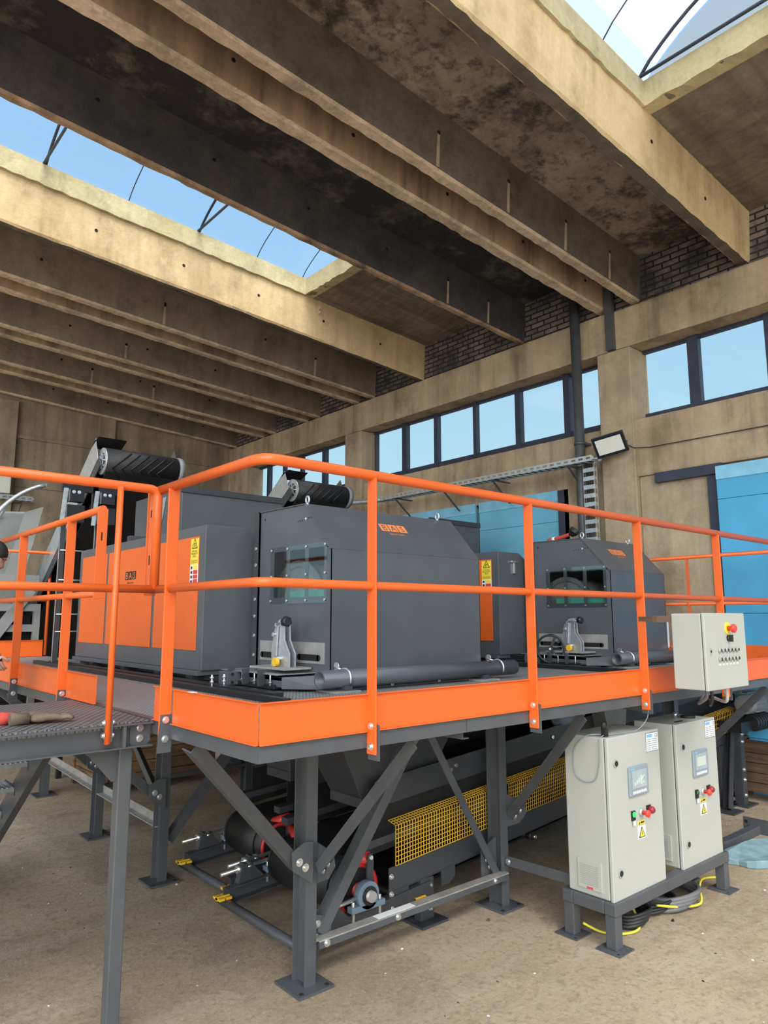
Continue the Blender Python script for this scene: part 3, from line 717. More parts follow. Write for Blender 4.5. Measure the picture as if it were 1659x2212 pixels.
t = thing('guardrail', 'short orange guard rail on the near side of the landing by the stairs', 'guard rail', (-.5, 1.02, ZD))
def loop(x0, y, x1, z1, z0): return
b = mb('orange'); b.path(bend((-1.35, 1.0, RT), (-.045, 1.0, RT), (-.045, 1.0, RM), .05), .0235, 14); b.build('top_rail', t)
b = mb('orange'); b.path([(-1.35, 1.0, RM), (-.05, 1.0, RM)], .0205, 14); b.build('middle_rail', t)
b = mb('orange'); b.prism([(-.066, 1.005, RM - .03), (-.052, 1.005, RM - .03), (-.052, 1.005, RT - .03), (-.066, 1.005, RT - .03)], (0, .05, 0)); b.use('hole'); b.box(-.0675, -.066, 1.022, 1.032, 2.03, 2.07); b.box(-.0675, -.066, 1.022, 1.032, 1.78, 1.83); b.build('end_bar', t)
for x in (-.25, -1.3):
    p = mb('orange'); p.prism([(x - .006, .985, .895), (x + .006, .985, .895), (x + .006, .985, RT), (x - .006, .985, RT)], (0, .03, 0)); o = p.build('post', t, .003)
    p = mb('orange'); p.path([(x, .985, .9), (x, .985, RT - .01)], .016, 10); p.build('tube', o)
    q = mb('steel'); q.box(x + .01, x + .02, .975, 1.03, .91, 1.01); q.build('bracket', o)
    for z in (.94, 1.0):
        q = mb('bright'); q.bolt((x - .016, .99, z), (-1, 0, 0), .011); q.build('bolt', o)
        q = mb('bright'); q.bolt((x + .02, .99, z), (1, 0, 0), .011); q.build('bolt', o)

t = thing('guardrail', 'orange guard rail on the far side of the landing, beside the orange panelled machine', 'guard rail', (0, 3.2, ZD))
b = mb('orange'); b.path([(-.03, 1.86, RT), (-.03, 4.72, RT)], .0235, 14); b.build('top_rail', t)
b = mb('orange'); b.path([(-.03, 1.9, RM), (-.03, 4.72, RM)], .0205, 14); b.build('middle_rail', t)
for y in (2.46, 3.66): post(t, .002, y, 'x', .885, RT - .015)
b = mb('orange'); b.prism([(-.062, 1.855, RM - .03), (.0, 1.855, RM - .03), (.0, 1.855, RT), (-.062, 1.855, RT)], (0, .01, 0)); b.use('hole'); b.box(-.037, -.029, 1.853, 1.856, 1.98, 2.03); b.build('end_bar', t, .003)
toe(t, (-.002, 1.88, 0), (-.002, 2.44, 0), (-1, 0, 0)); toe(t, (-.002, 2.48, 0), (-.002, 3.64, 0), (-1, 0, 0)); toe(t, (-.002, 3.68, 0), (-.002, 4.7, 0), (-1, 0, 0))

t = thing('guardrail', 'distant orange guard rail across the far left end of the platform', 'guard rail', (.9, 8.0, ZD))
b = mb('orange'); b.path(bend((.2, 8.02, 2.41), (1.41, 8.02, 2.41), (1.41, 8.02, 1.0), .03), .021, 10); b.build('top_rail', t)
b = mb('orange'); b.cyl((.3, 8.02, 1.75), (1.41, 8.02, 1.75), .018, 10); b.build('middle_rail', t)
b = mb('orange'); b.cyl((1.02, 8.02, 2.41), (1.02, 8.02, 1.0), .019, 10); b.build('post', t)
toe(t, (.2, 8.0, 0), (1.37, 8.0, 0), (0, -1, 0), .99, 1.21)

t = thing('guardrail', 'far orange guard rail on the wall side of the platform behind the second hood', 'guard rail', (6.8, 2, ZD))
XF = 6.74
b = mb('orange'); b.path([(XF, .0, 2.22), (XF, 6.4, 2.205)], .022, 12); b.build('top_rail', t)
b = mb('orange'); b.path([(XF, .0, 1.665), (XF, 6.4, 1.66)], .020, 12); b.build('middle_rail', t)
for y in (.03, 1.47, 2.9, 4.3, 5.7):
    p = mb('orange'); p.box(XF - .03, XF + .03, y - .005, y + .005, .9, 2.2); p.build('post', t)
toe(t, (XF + .004, .0, 0), (XF + .004, 6.4, 0), (1, 0, 0), .99, 1.2)

# ------------------------------------------------------------------ landing with stairs
t = thing('stair_landing', 'dark grey stair landing with grated floor beside the platform', 'landing', (-.6, 1.6, 0))
b = mb('grating'); b.box(-1.4, -.01, 1.03, 2.26, ZD - .025, ZD); 
for k in range(70): b.box(-1.395 + k * .02, -1.385 + k * .02, 1.022, 1.034, ZD - .012, ZD + .004)
b.build('deck', t)
b = mb('steel'); b.channel((-1.4, 1.035, .925), (-.02, 1.035, .925), .115, .05, .006, (0, -1, 0)); b.use('steel'); b.box(-.17, -.155, .99, 1.03, .87, .98); b.use('bright'); b.bolt((-.075, 1.03, .955), (0, -1, 0), .014); b.bolt((-.075, 1.03, .905), (0, -1, 0), .014); b.build('edge_beam', t)
b = mb('steel'); b.prism([(-.112, 1.028, .868), (-.04, 1.028, .868), (-.02, 1.028, .89), (-.02, 1.028, .985), (-.125, 1.028, .985), (-.125, 1.028, .885)], (0, -.006, 0)); b.use('bright'); b.bolt((-.075, 1.022, .955), (0, -1, 0), .013); b.bolt((-.075, 1.022, .905), (0, -1, 0), .013); b.build('splice_plate', t)
b = mb('steel'); b.channel((-1.4, 2.24, .925), (-.02, 2.24, .925), .115, .05, .006, (0, -1, 0)); b.build('edge_beam', t)
b = mb('steel'); b.box(-.162, -.094, 1.05, 1.12, ZF, .868); b.build('leg', t, .006)
b = mb('steel'); b.prism([(-.162, 1.08, .868), (-.162, 1.08, .70), (-.185, 1.08, .70), (-.33, 1.08, .868)], (0, .008, 0)); b.build('gusset_plate', t)
for x in (-.12, -1.2):
    b = mb('steel'); p0 = V((x, 2.2, .87)); p1 = V((x, 3.62, -.02 + .0))
    b.bar((x, 2.20, .84), (x, 4.05, ZF + .04), .05, .17, (0, 0, 1)); b.build('stringer', t)
for k, (y, z) in enumerate([(2.40, .77), (2.67, .56), (2.95, .35), (3.23, .14), (3.51, -.07), (3.79, -.28)]):
    b = mb('tread'); b.box(-1.17, -.15, y, y + .26, z - .03, z); b.use('steel'); b.box(-.15, -.142, y, y + .26, z - .055, z + .01); o = b.build('tread', t)
    b = mb('zinc')
    for i in range(34): b.box(-1.16 + i * .03, -1.15 + i * .03, y - .004, y + .26, z, z + .006)
    b.build('grip_teeth', o)

# ------------------------------------------------------------------ logos
def logo(parent, o, xa, ya, s, sq, lt, web, name='logo'):
    o, xa, ya = V(o), V(xa).normalized(), V(ya).normalized(); za = xa.cross(ya)
    b = MB()
    for k, ch in enumerate('BAS'):
        b.use(sq); q = o + xa * (k * s * 1.13)
        plate(b, q, xa, ya, s, s, .0012)
        b.use(lt); text_faces(b, ch, s * 1.12, q + xa * s * .5 + ya * s * .10 + za * .0013, xa, ya, .0006, 'CENTER')
    b.use(sq); text_faces(b, web, s * .42, o + xa * s * 1.65 - ya * s * .48, xa, ya, .001, 'CENTER')
    return b.build(name, parent)
def warn_label(parent, o, xa, ya, w, h):
    o, xa, ya = V(o), V(xa).normalized(), V(ya).normalized(); za = xa.cross(ya); b = MB()
    b.use('label_yellow'); plate(b, o + ya * h * .42, xa, ya, w, h * .58, .001)
    tri_sign(b, o + xa * w / 2 + ya * h * .78 + za * .0005, xa, ya, w * .72, True)
    for k, s in enumerate(('STRONG', 'MAGNETIC', 'FIELD')):
        b.use('ink'); text_faces(b, s, w * .17, o + xa * w / 2 + ya * h * (.70 - .055 * k) + za * .001, xa, ya, .001, 'CENTER')
    for k in range(4): b.use('ink'); plate(b, o + xa * w * .1 + ya * h * (.46 + .02 * k) + za * .001, xa, ya, w * .8, h * .006, .0006)
    b.use('label_white'); plate(b, o, xa, ya, w, h * .42, .001)
    b.use('label_red')
    for k in range(3): plate(b, o + xa * w * .38 + ya * h * (.02 + .1 * k) + za * .001, xa, ya, w * .56, h * .085, .0008)
    b.use('label_yellow'); plate(b, o + xa * w * .38 + ya * h * .32 + za * .001, xa, ya, w * .56, h * .085, .0008)
    b.use('ink')
    for k in range(4): plate(b, o + xa * w * .08 + ya * h * (.03 + .1 * k) + za * .001, xa, ya, w * .2, h * .06, .0006)
    return b.build('warning_label', parent)

# ------------------------------------------------------------------ machines
def machine(dx, label, hood_w, wheel, second=False):
    CW = 1.62 if second else 1.9
    t = thing('shredder', label, 'machine', (1.2 + dx, 1.65, ZD)); X0 = 1.18 + dx; HX = 1.583 + dx; HR = HX + hood_w
    # cabinet body
    b = mb('dark'); yb, ye = 2.88, 6.03
    b.prism([(X0, yb, 1.075), (X0, yb, 2.285), (X0 + .385, yb, 2.285), (X0 + .52, yb, 2.20), (X0 + CW, yb, 2.20), (X0 + CW, yb, 1.075)], (0, ye - yb, 0)); b.build('cabinet', t, .006)
    b = mb('dark'); b.box(X0 - .03, X0 + 1.0, yb + .02, ye, 1.035, 1.075); b.build('skirt', t, .004)
    for (ya, yc) in ((2.985, 3.865), (3.93, 5.09), (5.15, 5.93)):
        p = mb('orange_panel'); p.box(X0 - .006, X0, ya, yc, 1.235, 2.195); p.use('hole'); p.cyl((X0 - .007, ya + .09, 2.175), (X0, ya + .09, 2.175), .006, 8); p.cyl((X0 - .007, ya + .13, 2.175), (X0, ya + .13, 2.175), .004, 8); o = p.build('orange_panel', t, .003)
        if ya < 3: warn_label(o, (X0 - .0062, 3.135, 1.79), (0, -1, 0), (0, 0, 1), .15, .39)
        if 3.5 < ya < 4.5: logo(o, (X0 - .0062, 4.60, 1.885), (0, -1, 0), (0, 0, 1), .083, 'ink', 'orange_ink', 'bas-tr.com')
    if second:
        b = mb('bright'); b.box(X0 + .22, X0 + .34, yb - .03, yb - .002, 2.16, 2.185); b.box(X0 + .26, X0 + .30, yb - .025, yb, 2.03, 2.16); b.build('latch', t, .004)
    # base frame
    b = mb('black'); b.box(X0 + .05, X0 + CW, 1.85, 6.0, 1.0, 1.03); b.box(X0 + .2, X0 + 1.6, 1.7, 5.9, .99, 1.07)
    for y in (2.95, 3.6, 4.4, 5.3): b.box(X0 - .05, X0 + .15, y, y + .1, ZD, 1.035)
    b.bar((.86 + dx, 1.1, ZD + .02), (.86 + dx, 6.4, ZD + .02), .05, .04); b.bar((1.05 + dx, 1.5, ZD + .015), (1.05 + dx, 6.4, ZD + .015), .08, .03)
    b.build('base_frame', t, .003)
    b = mb('dark'); b.prism([(1.14 + dx, 2.36, 1.0), (1.14 + dx, 2.36, 1.10), (1.14 + dx, 2.50, 1.10), (1.14 + dx, 2.50, 1.0)], (.42, 0, 0)); b.use('hole')
    for x, z in ((1.18, 1.08), (1.26, 1.05), (1.18, 1.02)): b.cyl((x + dx, 2.352, z), (x + dx, 2.361, z), .012, 12)
    b.use('bright')
    for x in (.98, 1.08): b.cyl((x + dx, 2.3, 1.0), (x + dx, 2.3, 1.09), .008, 8); b.cyl((x + dx, 2.3, 1.03), (x + dx, 2.3, 1.045), .016, 6); b.cyl((x + dx, 2.3, 1.06), (x + dx, 2.3, 1.075), .016, 6)
    b.build('adjuster_bracket', t, .004)
    # hood
    prof = [(1.65, 1.085), (1.65, 2.02), (2.0, 2.395), (2.665, 2.40), (2.665, 1.085)]
    b = mb('dark')
    wins = [(2.445, 2.255), (2.21, 1.995), (1.95, 1.74)]; zl, zh = 1.665, 2.04
    # left end wall with openings
    bm = b
    def yz(y, z, x=HX): return (x, y, z)
    b.prism([yz(1.65, 1.085), yz(2.665, 1.085), yz(2.665, zl), yz(1.65, zl)], (.006, 0, 0))
    edges = [2.665] + [e for w in wins for e in w] + [1.65]
    for k in range(0, len(edges), 2): b.prism([yz(edges[k], zl), yz(edges[k + 1], zl), yz(edges[k + 1], zh if k < 6 else 2.02), yz(edges[k], zh)], (.006, 0, 0))
    b.prism([yz(2.665, zh), yz(1.669, zh), yz(2.0, 2.395), yz(2.665, 2.40)], (.006, 0, 0))
    # front, slope, top, right end
    W = HR - HX
    b.prism([(HX, 1.65, 1.085), (HX, 1.65, 2.02), (HX, 1.656, 2.02), (HX, 1.656, 1.085)], (W, 0, 0))
    b.prism([(HX - .012, 1.648, 2.018), (HX - .012, 1.995, 2.396), (HX - .012, 2.0, 2.390), (HX - .012, 1.655, 2.012)], (W + .012, 0, 0))
    b.prism([(HX - .012, 1.995, 2.391), (HX - .012, 1.995, 2.398), (HX - .012, 2.69, 2.403), (HX - .012, 2.69, 2.396)], (W + .012, 0, 0))
    b.prism([(HR - .006, y, z) for y, z in prof], (.006, 0, 0))
    b.use('hole')
    for k in range(7): b.cyl((HX - .001, 2.12 - .03 * k - .02, 2.262 + .003 * k), (HX + .005, 2.12 - .03 * k - .02, 2.262 + .003 * k), .006, 8)
    b.cyl((HX - .001, 2.60, 2.33), (HX + .005, 2.60, 2.33), .01, 8)
    b.use('bright'); b.bolt((HX, 1.99, 2.275), (-1, 0, 0), .008, .006)
    b.build('hood', t)
    b = mb('dark2'); b.box(HX - .012, HR, 2.665, 2.675, 1.085, 2.40); b.box(HX - .012, HX + .0, 2.665, 2.755, 1.085, 2.41); b.use('zinc')
    for z in (1.2, 1.36, 1.52, 1.66, 1.80, 1.95, 2.09): b.disc((HX - .012, 2.71, z), (-1, 0, 0), .014, .008, 12)
    b.build('flange', t)
    b = mb('black'); b.box(HX + .25, HX + W - .1, 2.4, 2.42, 1.5, 2.2); b.use('greenpart'); b.box(HX + .12, HX + .2, 1.8, 2.45, 1.45, 1.72); b.use('plate'); b.cyl((HX + .2, 2.35, 1.62), (HX + W * .8, 2.35, 1.62), .33, 32); b.use('lightgrey'); b.tube((HX + .17, 2.35, 1.62), (HX + .21, 2.35, 1.62), .36, .31, 32); b.build('rotor', t)
    b = mb('plexi'); b.box(HX - .006, HX - .002, 1.70, 2.50, 1.615, 2.075); b.use('bright')
    for y in (2.475, 2.235, 1.972, 1.72):
        for z in (1.64, 1.84, 2.055): b.disc((HX - .006, y, z), (-1, 0, 0), .010, .006, 10)
    b.build('inspection_window', t)
    # slotted plate and lever
    b = mb('plate'); b.box(HX - .006, HX, 1.72, 2.625, 1.165, 1.322); b.use('hole')
    for y0_, y1_ in ((1.79, 2.05), (2.33, 2.59)):
        b.box(HX - .008, HX - .005, y0_, y1_, 1.185, 1.232)
        for yy in (y0_, y1_): b.cyl((HX - .008, yy, 1.2085), (HX - .005, yy, 1.2085), .0235, 14)
    b.build('slot_plate', t)
    lx = HX - .16
    b = mb('zinc'); b.prism([(lx, 1.95, 1.14), (lx, 2.20, 1.14), (lx, 2.20, 1.27), (lx, 2.16, 1.42), (lx, 2.10, 1.49), (lx, 2.03, 1.50), (lx, 2.02, 1.34), (lx, 1.95, 1.24)], (.012, 0, 0)); b.prism([(lx + .05, 1.95, 1.14), (lx + .05, 2.20, 1.14), (lx + .05, 2.20, 1.27), (lx + .05, 2.16, 1.42), (lx + .05, 2.10, 1.49), (lx + .05, 2.03, 1.50), (lx + .05, 2.02, 1.34), (lx + .05, 1.95, 1.24)], (.012, 0, 0))
    for y, z in ((2.1, 1.45), (2.08, 1.2), (2.14, 1.38)): b.cyl((lx - .03, y, z), (lx + .08, y, z), .016, 12)
    b.bar((lx - .012, 2.12, 1.22), (lx - .012, 2.10, 1.46), .03, .012, (1, 0, 0))
    b.use('yellow'); b.cyl((lx - .05, 2.08, 1.175), (lx - .02, 2.08, 1.175), .034, 16); b.use('plate'); b.box(lx - .1, HX - .02, 1.86, 2.35, 1.125, 1.14)
    o = b.build('lever_assembly', t, .002)
    b = mb('bright'); b.cyl((lx - .02, 2.10, 1.455), (lx - .05, 1.94, 1.475), .01, 10); b.use('black'); b.lathe((lx - .05, 1.95, 1.475), (-.1, -1, .06), [(0, .018), (.01, .038), (.05, .042), (.065, .03)], 6); b.build('handle_knob', o)
    if wheel:
        c = V((HX - .33, 2.23, 1.165)); b = mb('black'); ax = V((1, .5, 0)).normalized()
        u = V((0, 0, 1)); w_ = ax.cross(u)
        b.path([c + u * .148 * math.cos(2 * PI * k / 32) + w_ * .148 * math.sin(2 * PI * k / 32) for k in range(32)], .013, 8, True)
        for k in range(3): a = 2 * PI * k / 3 + .4; b.bar(c, c + u * .145 * math.cos(a) + w_ * .145 * math.sin(a), .03, .012, ax)
        b.cyl(c - ax * .02, c + ax * .04, .03, 16); b.cyl(c + ax * .03, (HX - .1, 2.25, 1.165), .012, 10)
        b.cyl(c + w_ * .1 + u * .08 - ax * .01, c + w_ * .1 + u * .08 - ax * .09, .014, 10); b.use('bright'); b.cyl(c - ax * .022, c - ax * .02, .012, 12); b.build('hand_wheel', t)
    # slide bed below lever
    b = mb('dark'); b.box(HX - .33, HX + .02, 1.78, 2.6, 1.06, 1.085); b.box(HX - .33, HX - .31, 1.78, 2.6, ZD + .03, 1.085); b.prism([(HX - .33, 1.78, ZD + .02), (HX - .33, 1.78, 1.085), (HX - .05, 1.60, 1.1), (HX - .12, 1.56, ZD + .02)], (.006, .006, 0))
    b.use('dark2')
    for y in (1.98, 2.2, 2.42): b.prism([(HX - .345, y, 1.13), (HX - .345, y, 1.03), (HX - .36, y, 1.015), (HX - .40, y, 1.015), (HX - .40, y, 1.13)], (0, .02, 0))
    b.use('bright')
    for y in (1.9, 2.12, 2.3, 2.52): b.cyl((HX - .35, y, 1.02), (HX - .35, y, 1.10), .007, 8); b.cyl((HX - .35, y, 1.04), (HX - .35, y, 1.05), .013, 6)
    b.box(HX - .36, HX, 1.80, 2.62, 1.098, 1.104)
    b.build('slide_bed', t, .002)
    # front beam and tube
    b = mb('dark'); b.box(HX, HR, 1.62, 1.70, 1.0, 1.085); b.box(HX - .1, HR + .02, 1.54, 1.66, ZD + .004, 1.0); b.use('plate'); b.box(HX - .12, HX + .1, 1.42, 1.66, ZD, ZD + .012); b.box(HR - .28, HR - .05, 1.40, 1.66, ZD, ZD + .012); b.use('dark2'); b.box(HX - .02, HX + .04, 1.44, 1.56, ZD + .01, 1.03); b.box(HR - .2, HR - .14, 1.44, 1.56, ZD + .01, 1.03); b.use('bright')
    for x in (HX + .5, HX + 1.0): b.bolt((x, 1.535, 1.01), (0, -1, 0), .01)
    b.build('front_beam', t, .003)
    L = 1.5 if second else 2.1
    b = mb('dark'); b.tube((HX - .205, 1.5, 1.08), (HX - .205 + L, 1.5, 1.075), .063, .052, 28); b.build('steel_tube', t)
    for x in (HX + .02, HX + hood_w + .04 if not second else HX + 1.2):
        b = mb('bright'); c = V((x, 1.5, 1.079)); b.path([c + V((0, -.068 * math.cos(a), .068 * math.sin(a))) for a in [PI * k / 14 * 1.35 - .5 for k in range(15)]], .009, 8); b.cyl(c + V((0, .05, .06)), c + V((0, .13, .07)), .008, 8); b.disc(c + V((-.004, .10, .078)), (1, 0, 0), .03, .006, 16); b.build('u_bolt', t)
    for x in (HX + .02, HX + hood_w - .17):
        b = mb('zinc'); c = V((x, 2.0, 2.43)); b.path([c + V((0, 0, 0)) + V((.006 * 0, .022 * math.cos(a), .028 * math.sin(a))) for a in [2 * PI * k / 16 for k in range(16)]], .008, 8, True); b.cyl((x, 2.0, 2.385), (x, 2.0, 2.41), .012, 8); b.build('lifting_eye', t)
    sd = V((0, 1.995 - 1.65, 2.395 - 2.02)).normalized()
    n_ = V((1, 0, 0)).cross(sd)
    lx0 = HX + .655 if not second else HX + .36
    q = V((lx0, 1.648, 2.018)) + sd * .27 + n_ * .0015
    logo(t, q, (1, 0, 0), sd, .0885, 'orange_ink', 'dark', 'bas-tr.com')
    # upper bin
    bx0, bx1 = 1.75 + dx, (2.8 if second else 3.02) + dx; yb0, yb1 = 4.6, 5.9
    b = mb('dark'); b.prism([(bx0, yb0, 2.2), (bx1, yb0, 2.2), (bx1, yb0, 2.92), (bx0, yb0, 2.92)], (0, yb1 - yb0, 0)); b.use('dark2'); b.box(bx0 - .02, bx1 + .01, yb0 - .02, yb0 + .01, 2.86, 2.93); b.use('hole'); b.box(bx0 + .05, bx1 - .05, yb0 + .05, yb1 - .05, 2.90, 2.922); b.build('upper_bin', t, .004)
    b = mb('zinc'); b.prism([(bx0 - .012, 5.45, 2.44), (bx0 - .012, 5.15, 2.44), (bx0 - .012, 5.0, 2.86), (bx0 - .012, 5.5, 2.86)], (.01, 0, 0)); b.build('bin_hatch', t, .003)
    b = mb('dark2'); b.box(bx0 - .1, bx0 + .5, 4.7, 4.8, 2.20, 2.36); b.box(bx0 - .2, bx0 + .3, 5.5, 5.6, 2.20, 2.45); b.use('bright')
    for y in (4.7,): b.bolt((bx0 - .1, y + .04, 2.32), (-1, 0, 0), .02)
    b.build('bin_support', t, .003)
    return t
machine(0, 'grey machine with three orange panels and the nearer angular hood', 1.64, False)
machine(3.77, 'grey machine with black hand wheel behind the control box', 1.16, True, True)

# ------------------------------------------------------------------ feed conveyors above the machines
def feed(x0, x1, yh, zh, label, yt, zt):
    t = thing('feed_conveyor', label, 'conveyor', ((x0 + x1) / 2, yt, zt)); r = .172
    d = V((0, yt - yh, zt - zh)).normalized(); up = V((1, 0, 0)).cross(d); up = -up if up.z < 0 else up
    b = mb('rubber'); b.cyl((x0 + .06, yh, zh), (x1 - .06, yh, zh), r, 36)
    for k in range(6):  # chevrons on the drum
        xa = x0 + .12 + (x1 - x0 - .36) * k / 6
        pts = []
        for i in range(9):
            a = -1.9 + 2.6 * i / 8; pts.append(V((xa + (.24 * abs(i / 8 - .5) * 2), yh - (r + .004) * math.cos(a), zh + (r + .004) * math.sin(a))))
        b.path(pts, .011, 6)
    b.build('head_drum', t)
    b = mb('zinc')
    for x in (x0 + .055,):
        b.tube((x - .008, yh, zh), (x + .006, yh, zh), r * .98, r * .62, 28); b.cyl((x - .014, yh, zh), (x + .006, yh, zh), .04, 16)
        for k in range(8): a = 2 * PI * k / 8; b.bar((x - .01, yh + .03 * math.cos(a), zh + .03 * math.sin(a)), (x - .01, yh + .1 * math.cos(a), zh + .1 * math.sin(a)), .012, .02, (1, 0, 0))
    b.build('drum_end', t)
    b = mb('lightgrey'); b.tube((x1 - .05, yh, zh), (x1 + .02, yh, zh), r * 1.05, r * .5, 28); b.use('dark2'); b.tube((x1 - .10, yh, zh), (x1 - .05, yh, zh), r * .9, r * .5, 24); b.use('bluecast'); b.box(x1 - .06, x1, yh - .02, yh + .12, zh - .2, zh - .05); b.build('geared_motor', t)
    L = math.hypot(yt - yh, zt - zh); ph = V((0, yh, zh))
    b = mb('rubber')
    for s_ in (1, -1): o = up * (s_ * r); b.prism([V((x0 + .07, yh, zh)) + o, V((x1 - .07, yh, zh)) + o, V((x1 - .07, yt, zt)) + o, V((x0 + .07, yt, zt)) + o], up * .01 * s_)
    b.cyl((x0 + .07, yt, zt), (x1 - .07, yt, zt), r, 20); b.build('belt', t)
    for x, key in ((x0, 'zinc'), (x1 - .012, 'dark')):
        b = mb(key); A = V((x, yh, zh)) - d * .0; E_ = V((x, yt, zt))
        b.prism([A + up * .02, A + up * .33 - d * .07, A + up * .33 + d * L, A + d * L + up * .02], (.006, 0, 0)); b.build('side_wall', t)
        b = mb('dark2'); b.prism([A - up * .10 - d * .03, A + up * .03 - d * .03, A + up * .03 + d * L, A - up * .10 + d * L], (.012, 0, 0)); b.build('side_frame', t)
    b = mb('rubber'); A = V((x0, yh, zh)); b.prism([A + up * .33 - d * .03, A + up * .33 + d * .1, A + up * .27 - d * .16], (.36, 0, 0)); b.build('hood_flap', t)
    return t, d, up
t, d, up = feed(1.384, 2.44, 6.25, 3.44, 'inclined feed conveyor with ribbed black head drum above the nearer machine', 11.3, -.2)
for (x, y) in ((1.44, 7.2), (2.36, 7.2), (1.44, 9.4), (2.36, 9.4)):
    zt = 3.44 - (y - 6.25) * .7208 - .1
    b = mb('black'); b.channel((x, y, 0), (x, y, 0.1), .1, .05, .006, (1, 0, 0)) if False else b.box(x - .03, x + .03, y - .03, y + .03, ZF, zt); b.build('leg', t)
t2, _, _ = feed(4.198, 5.27, 6.25, 3.40, 'inclined feed conveyor with black head drum seen above the nearer hood', 11.3, -.2)
for (x, y) in ((4.26, 8.6), (5.2, 8.6)):
    b = mb('black'); b.box(x - .03, x + .03, y - .03, y + .03, ZF, 3.40 - (y - 6.25) * .7129 - .1); b.build('leg', t2)

# dark junction frame between the feed conveyor and the cabinet
t = thing('sensor_frame', 'dark upright steel frame with black boxes behind the orange panelled machine', 'frame', (1.1, 6.2, ZD))
for x, y in ((1.02, 6.25), (1.42, 6.25)):
    b = mb('dark2'); b.box(x - .03, x + .03, y - .02, y + .02, ZD, 2.80); b.use('zinc'); b.box(x - .035, x - .03, y - .022, y - .012, ZD, 2.78); b.build('post', t)
b = mb('dark2')
for z in (1.35, 1.55, 1.75, 1.95, 2.3): b.use('zinc'); b.cyl((1.0, 6.22, z), (1.42, 6.22, z), .008, 8)
b.build('rung', t)
for x in (1.0, 1.36):
    b = mb('black'); b.box(x - .02, x + .18, 6.0, 6.12, 2.62, 2.82); b.box(x + .0, x + .16, 5.98, 6.1, 2.86, 3.0); b.use('zinc'); b.prism([(x - .08, 6.05, 2.60), (x - .03, 6.05, 2.60), (x + .0, 6.05, 3.02), (x - .05, 6.05, 3.02)], (0, .01, 0)); b.use('bright'); b.bolt((x + .04, 5.98, 2.97), (0, -1, 0), .014); b.bolt((x + .1, 5.98, 2.97), (0, -1, 0), .014); b.build('junction_box', t)
b = mb('black'); b.box(.95, 1.6, 6.1, 6.16, 3.0, 3.1); b.box(1.3, 1.36, 6.1, 6.16, 2.7, 3.1); b.build('cross_arm', t)

# pale grey machine at far left
t = thing('separator', 'light grey machine with arched guard and slatted frame at the far left', 'machine', (.6, 9.0, ZF))
b = mb('lightgrey'); b.prism([(.2, 8.6, .5), (.2, 8.6, 2.6), (.45, 8.6, 3.0), (1.2, 8.6, 3.05), (1.2, 8.6, .5)], (0, 2.2, 0)); b.build('housing', t, .03)
b = mb('zinc'); pts = []
for k in range(15): a = k / 14 * 1.3; pts.append(V((1.62 - 1.15 * math.cos(a) * 1.0, 8.2, 2.1 + 1.35 * math.sin(a))))
b.path(pts, .03, 8); b.bar(pts[0], pts[0] + V((0, 0, -2.0)), .05, .05, (0, 1, 0)); b.bar(pts[-1], pts[-1] + V((0, .45, 0)), .04, .04); b.bar(pts[9], pts[9] + V((0, .45, -.2)), .03, .03); b.build('arched_guard', t)
b = mb('lightgrey'); b.prism([(.72, 8.3, 1.3), (1.1, 8.3, 1.9), (1.34, 8.3, 3.1), (1.1, 8.3, 3.0)], (0, .03, 0)); b.build('side_sheet', t)
b = mb('lightgrey')
for z in (1.05, 1.32, 1.6, 2.0): b.box(.4, 1.3, 8.12, 8.18, z, z + .1)
b.bar((.35, 8.12, .6), (1.2, 8.12, 1.9), .06, .14); b.build('frame', t)
for x in (.35, 1.3):
    b = mb('lightgrey'); b.box(x - .04, x + .04, 8.10, 8.18, ZF, 1.7); b.build('leg', t)
b = mb('hole'); b.box(.45, 1.26, 8.26, 8.30, .4, 1.7); b.build('dark_opening', t)

cam_scaled(True)
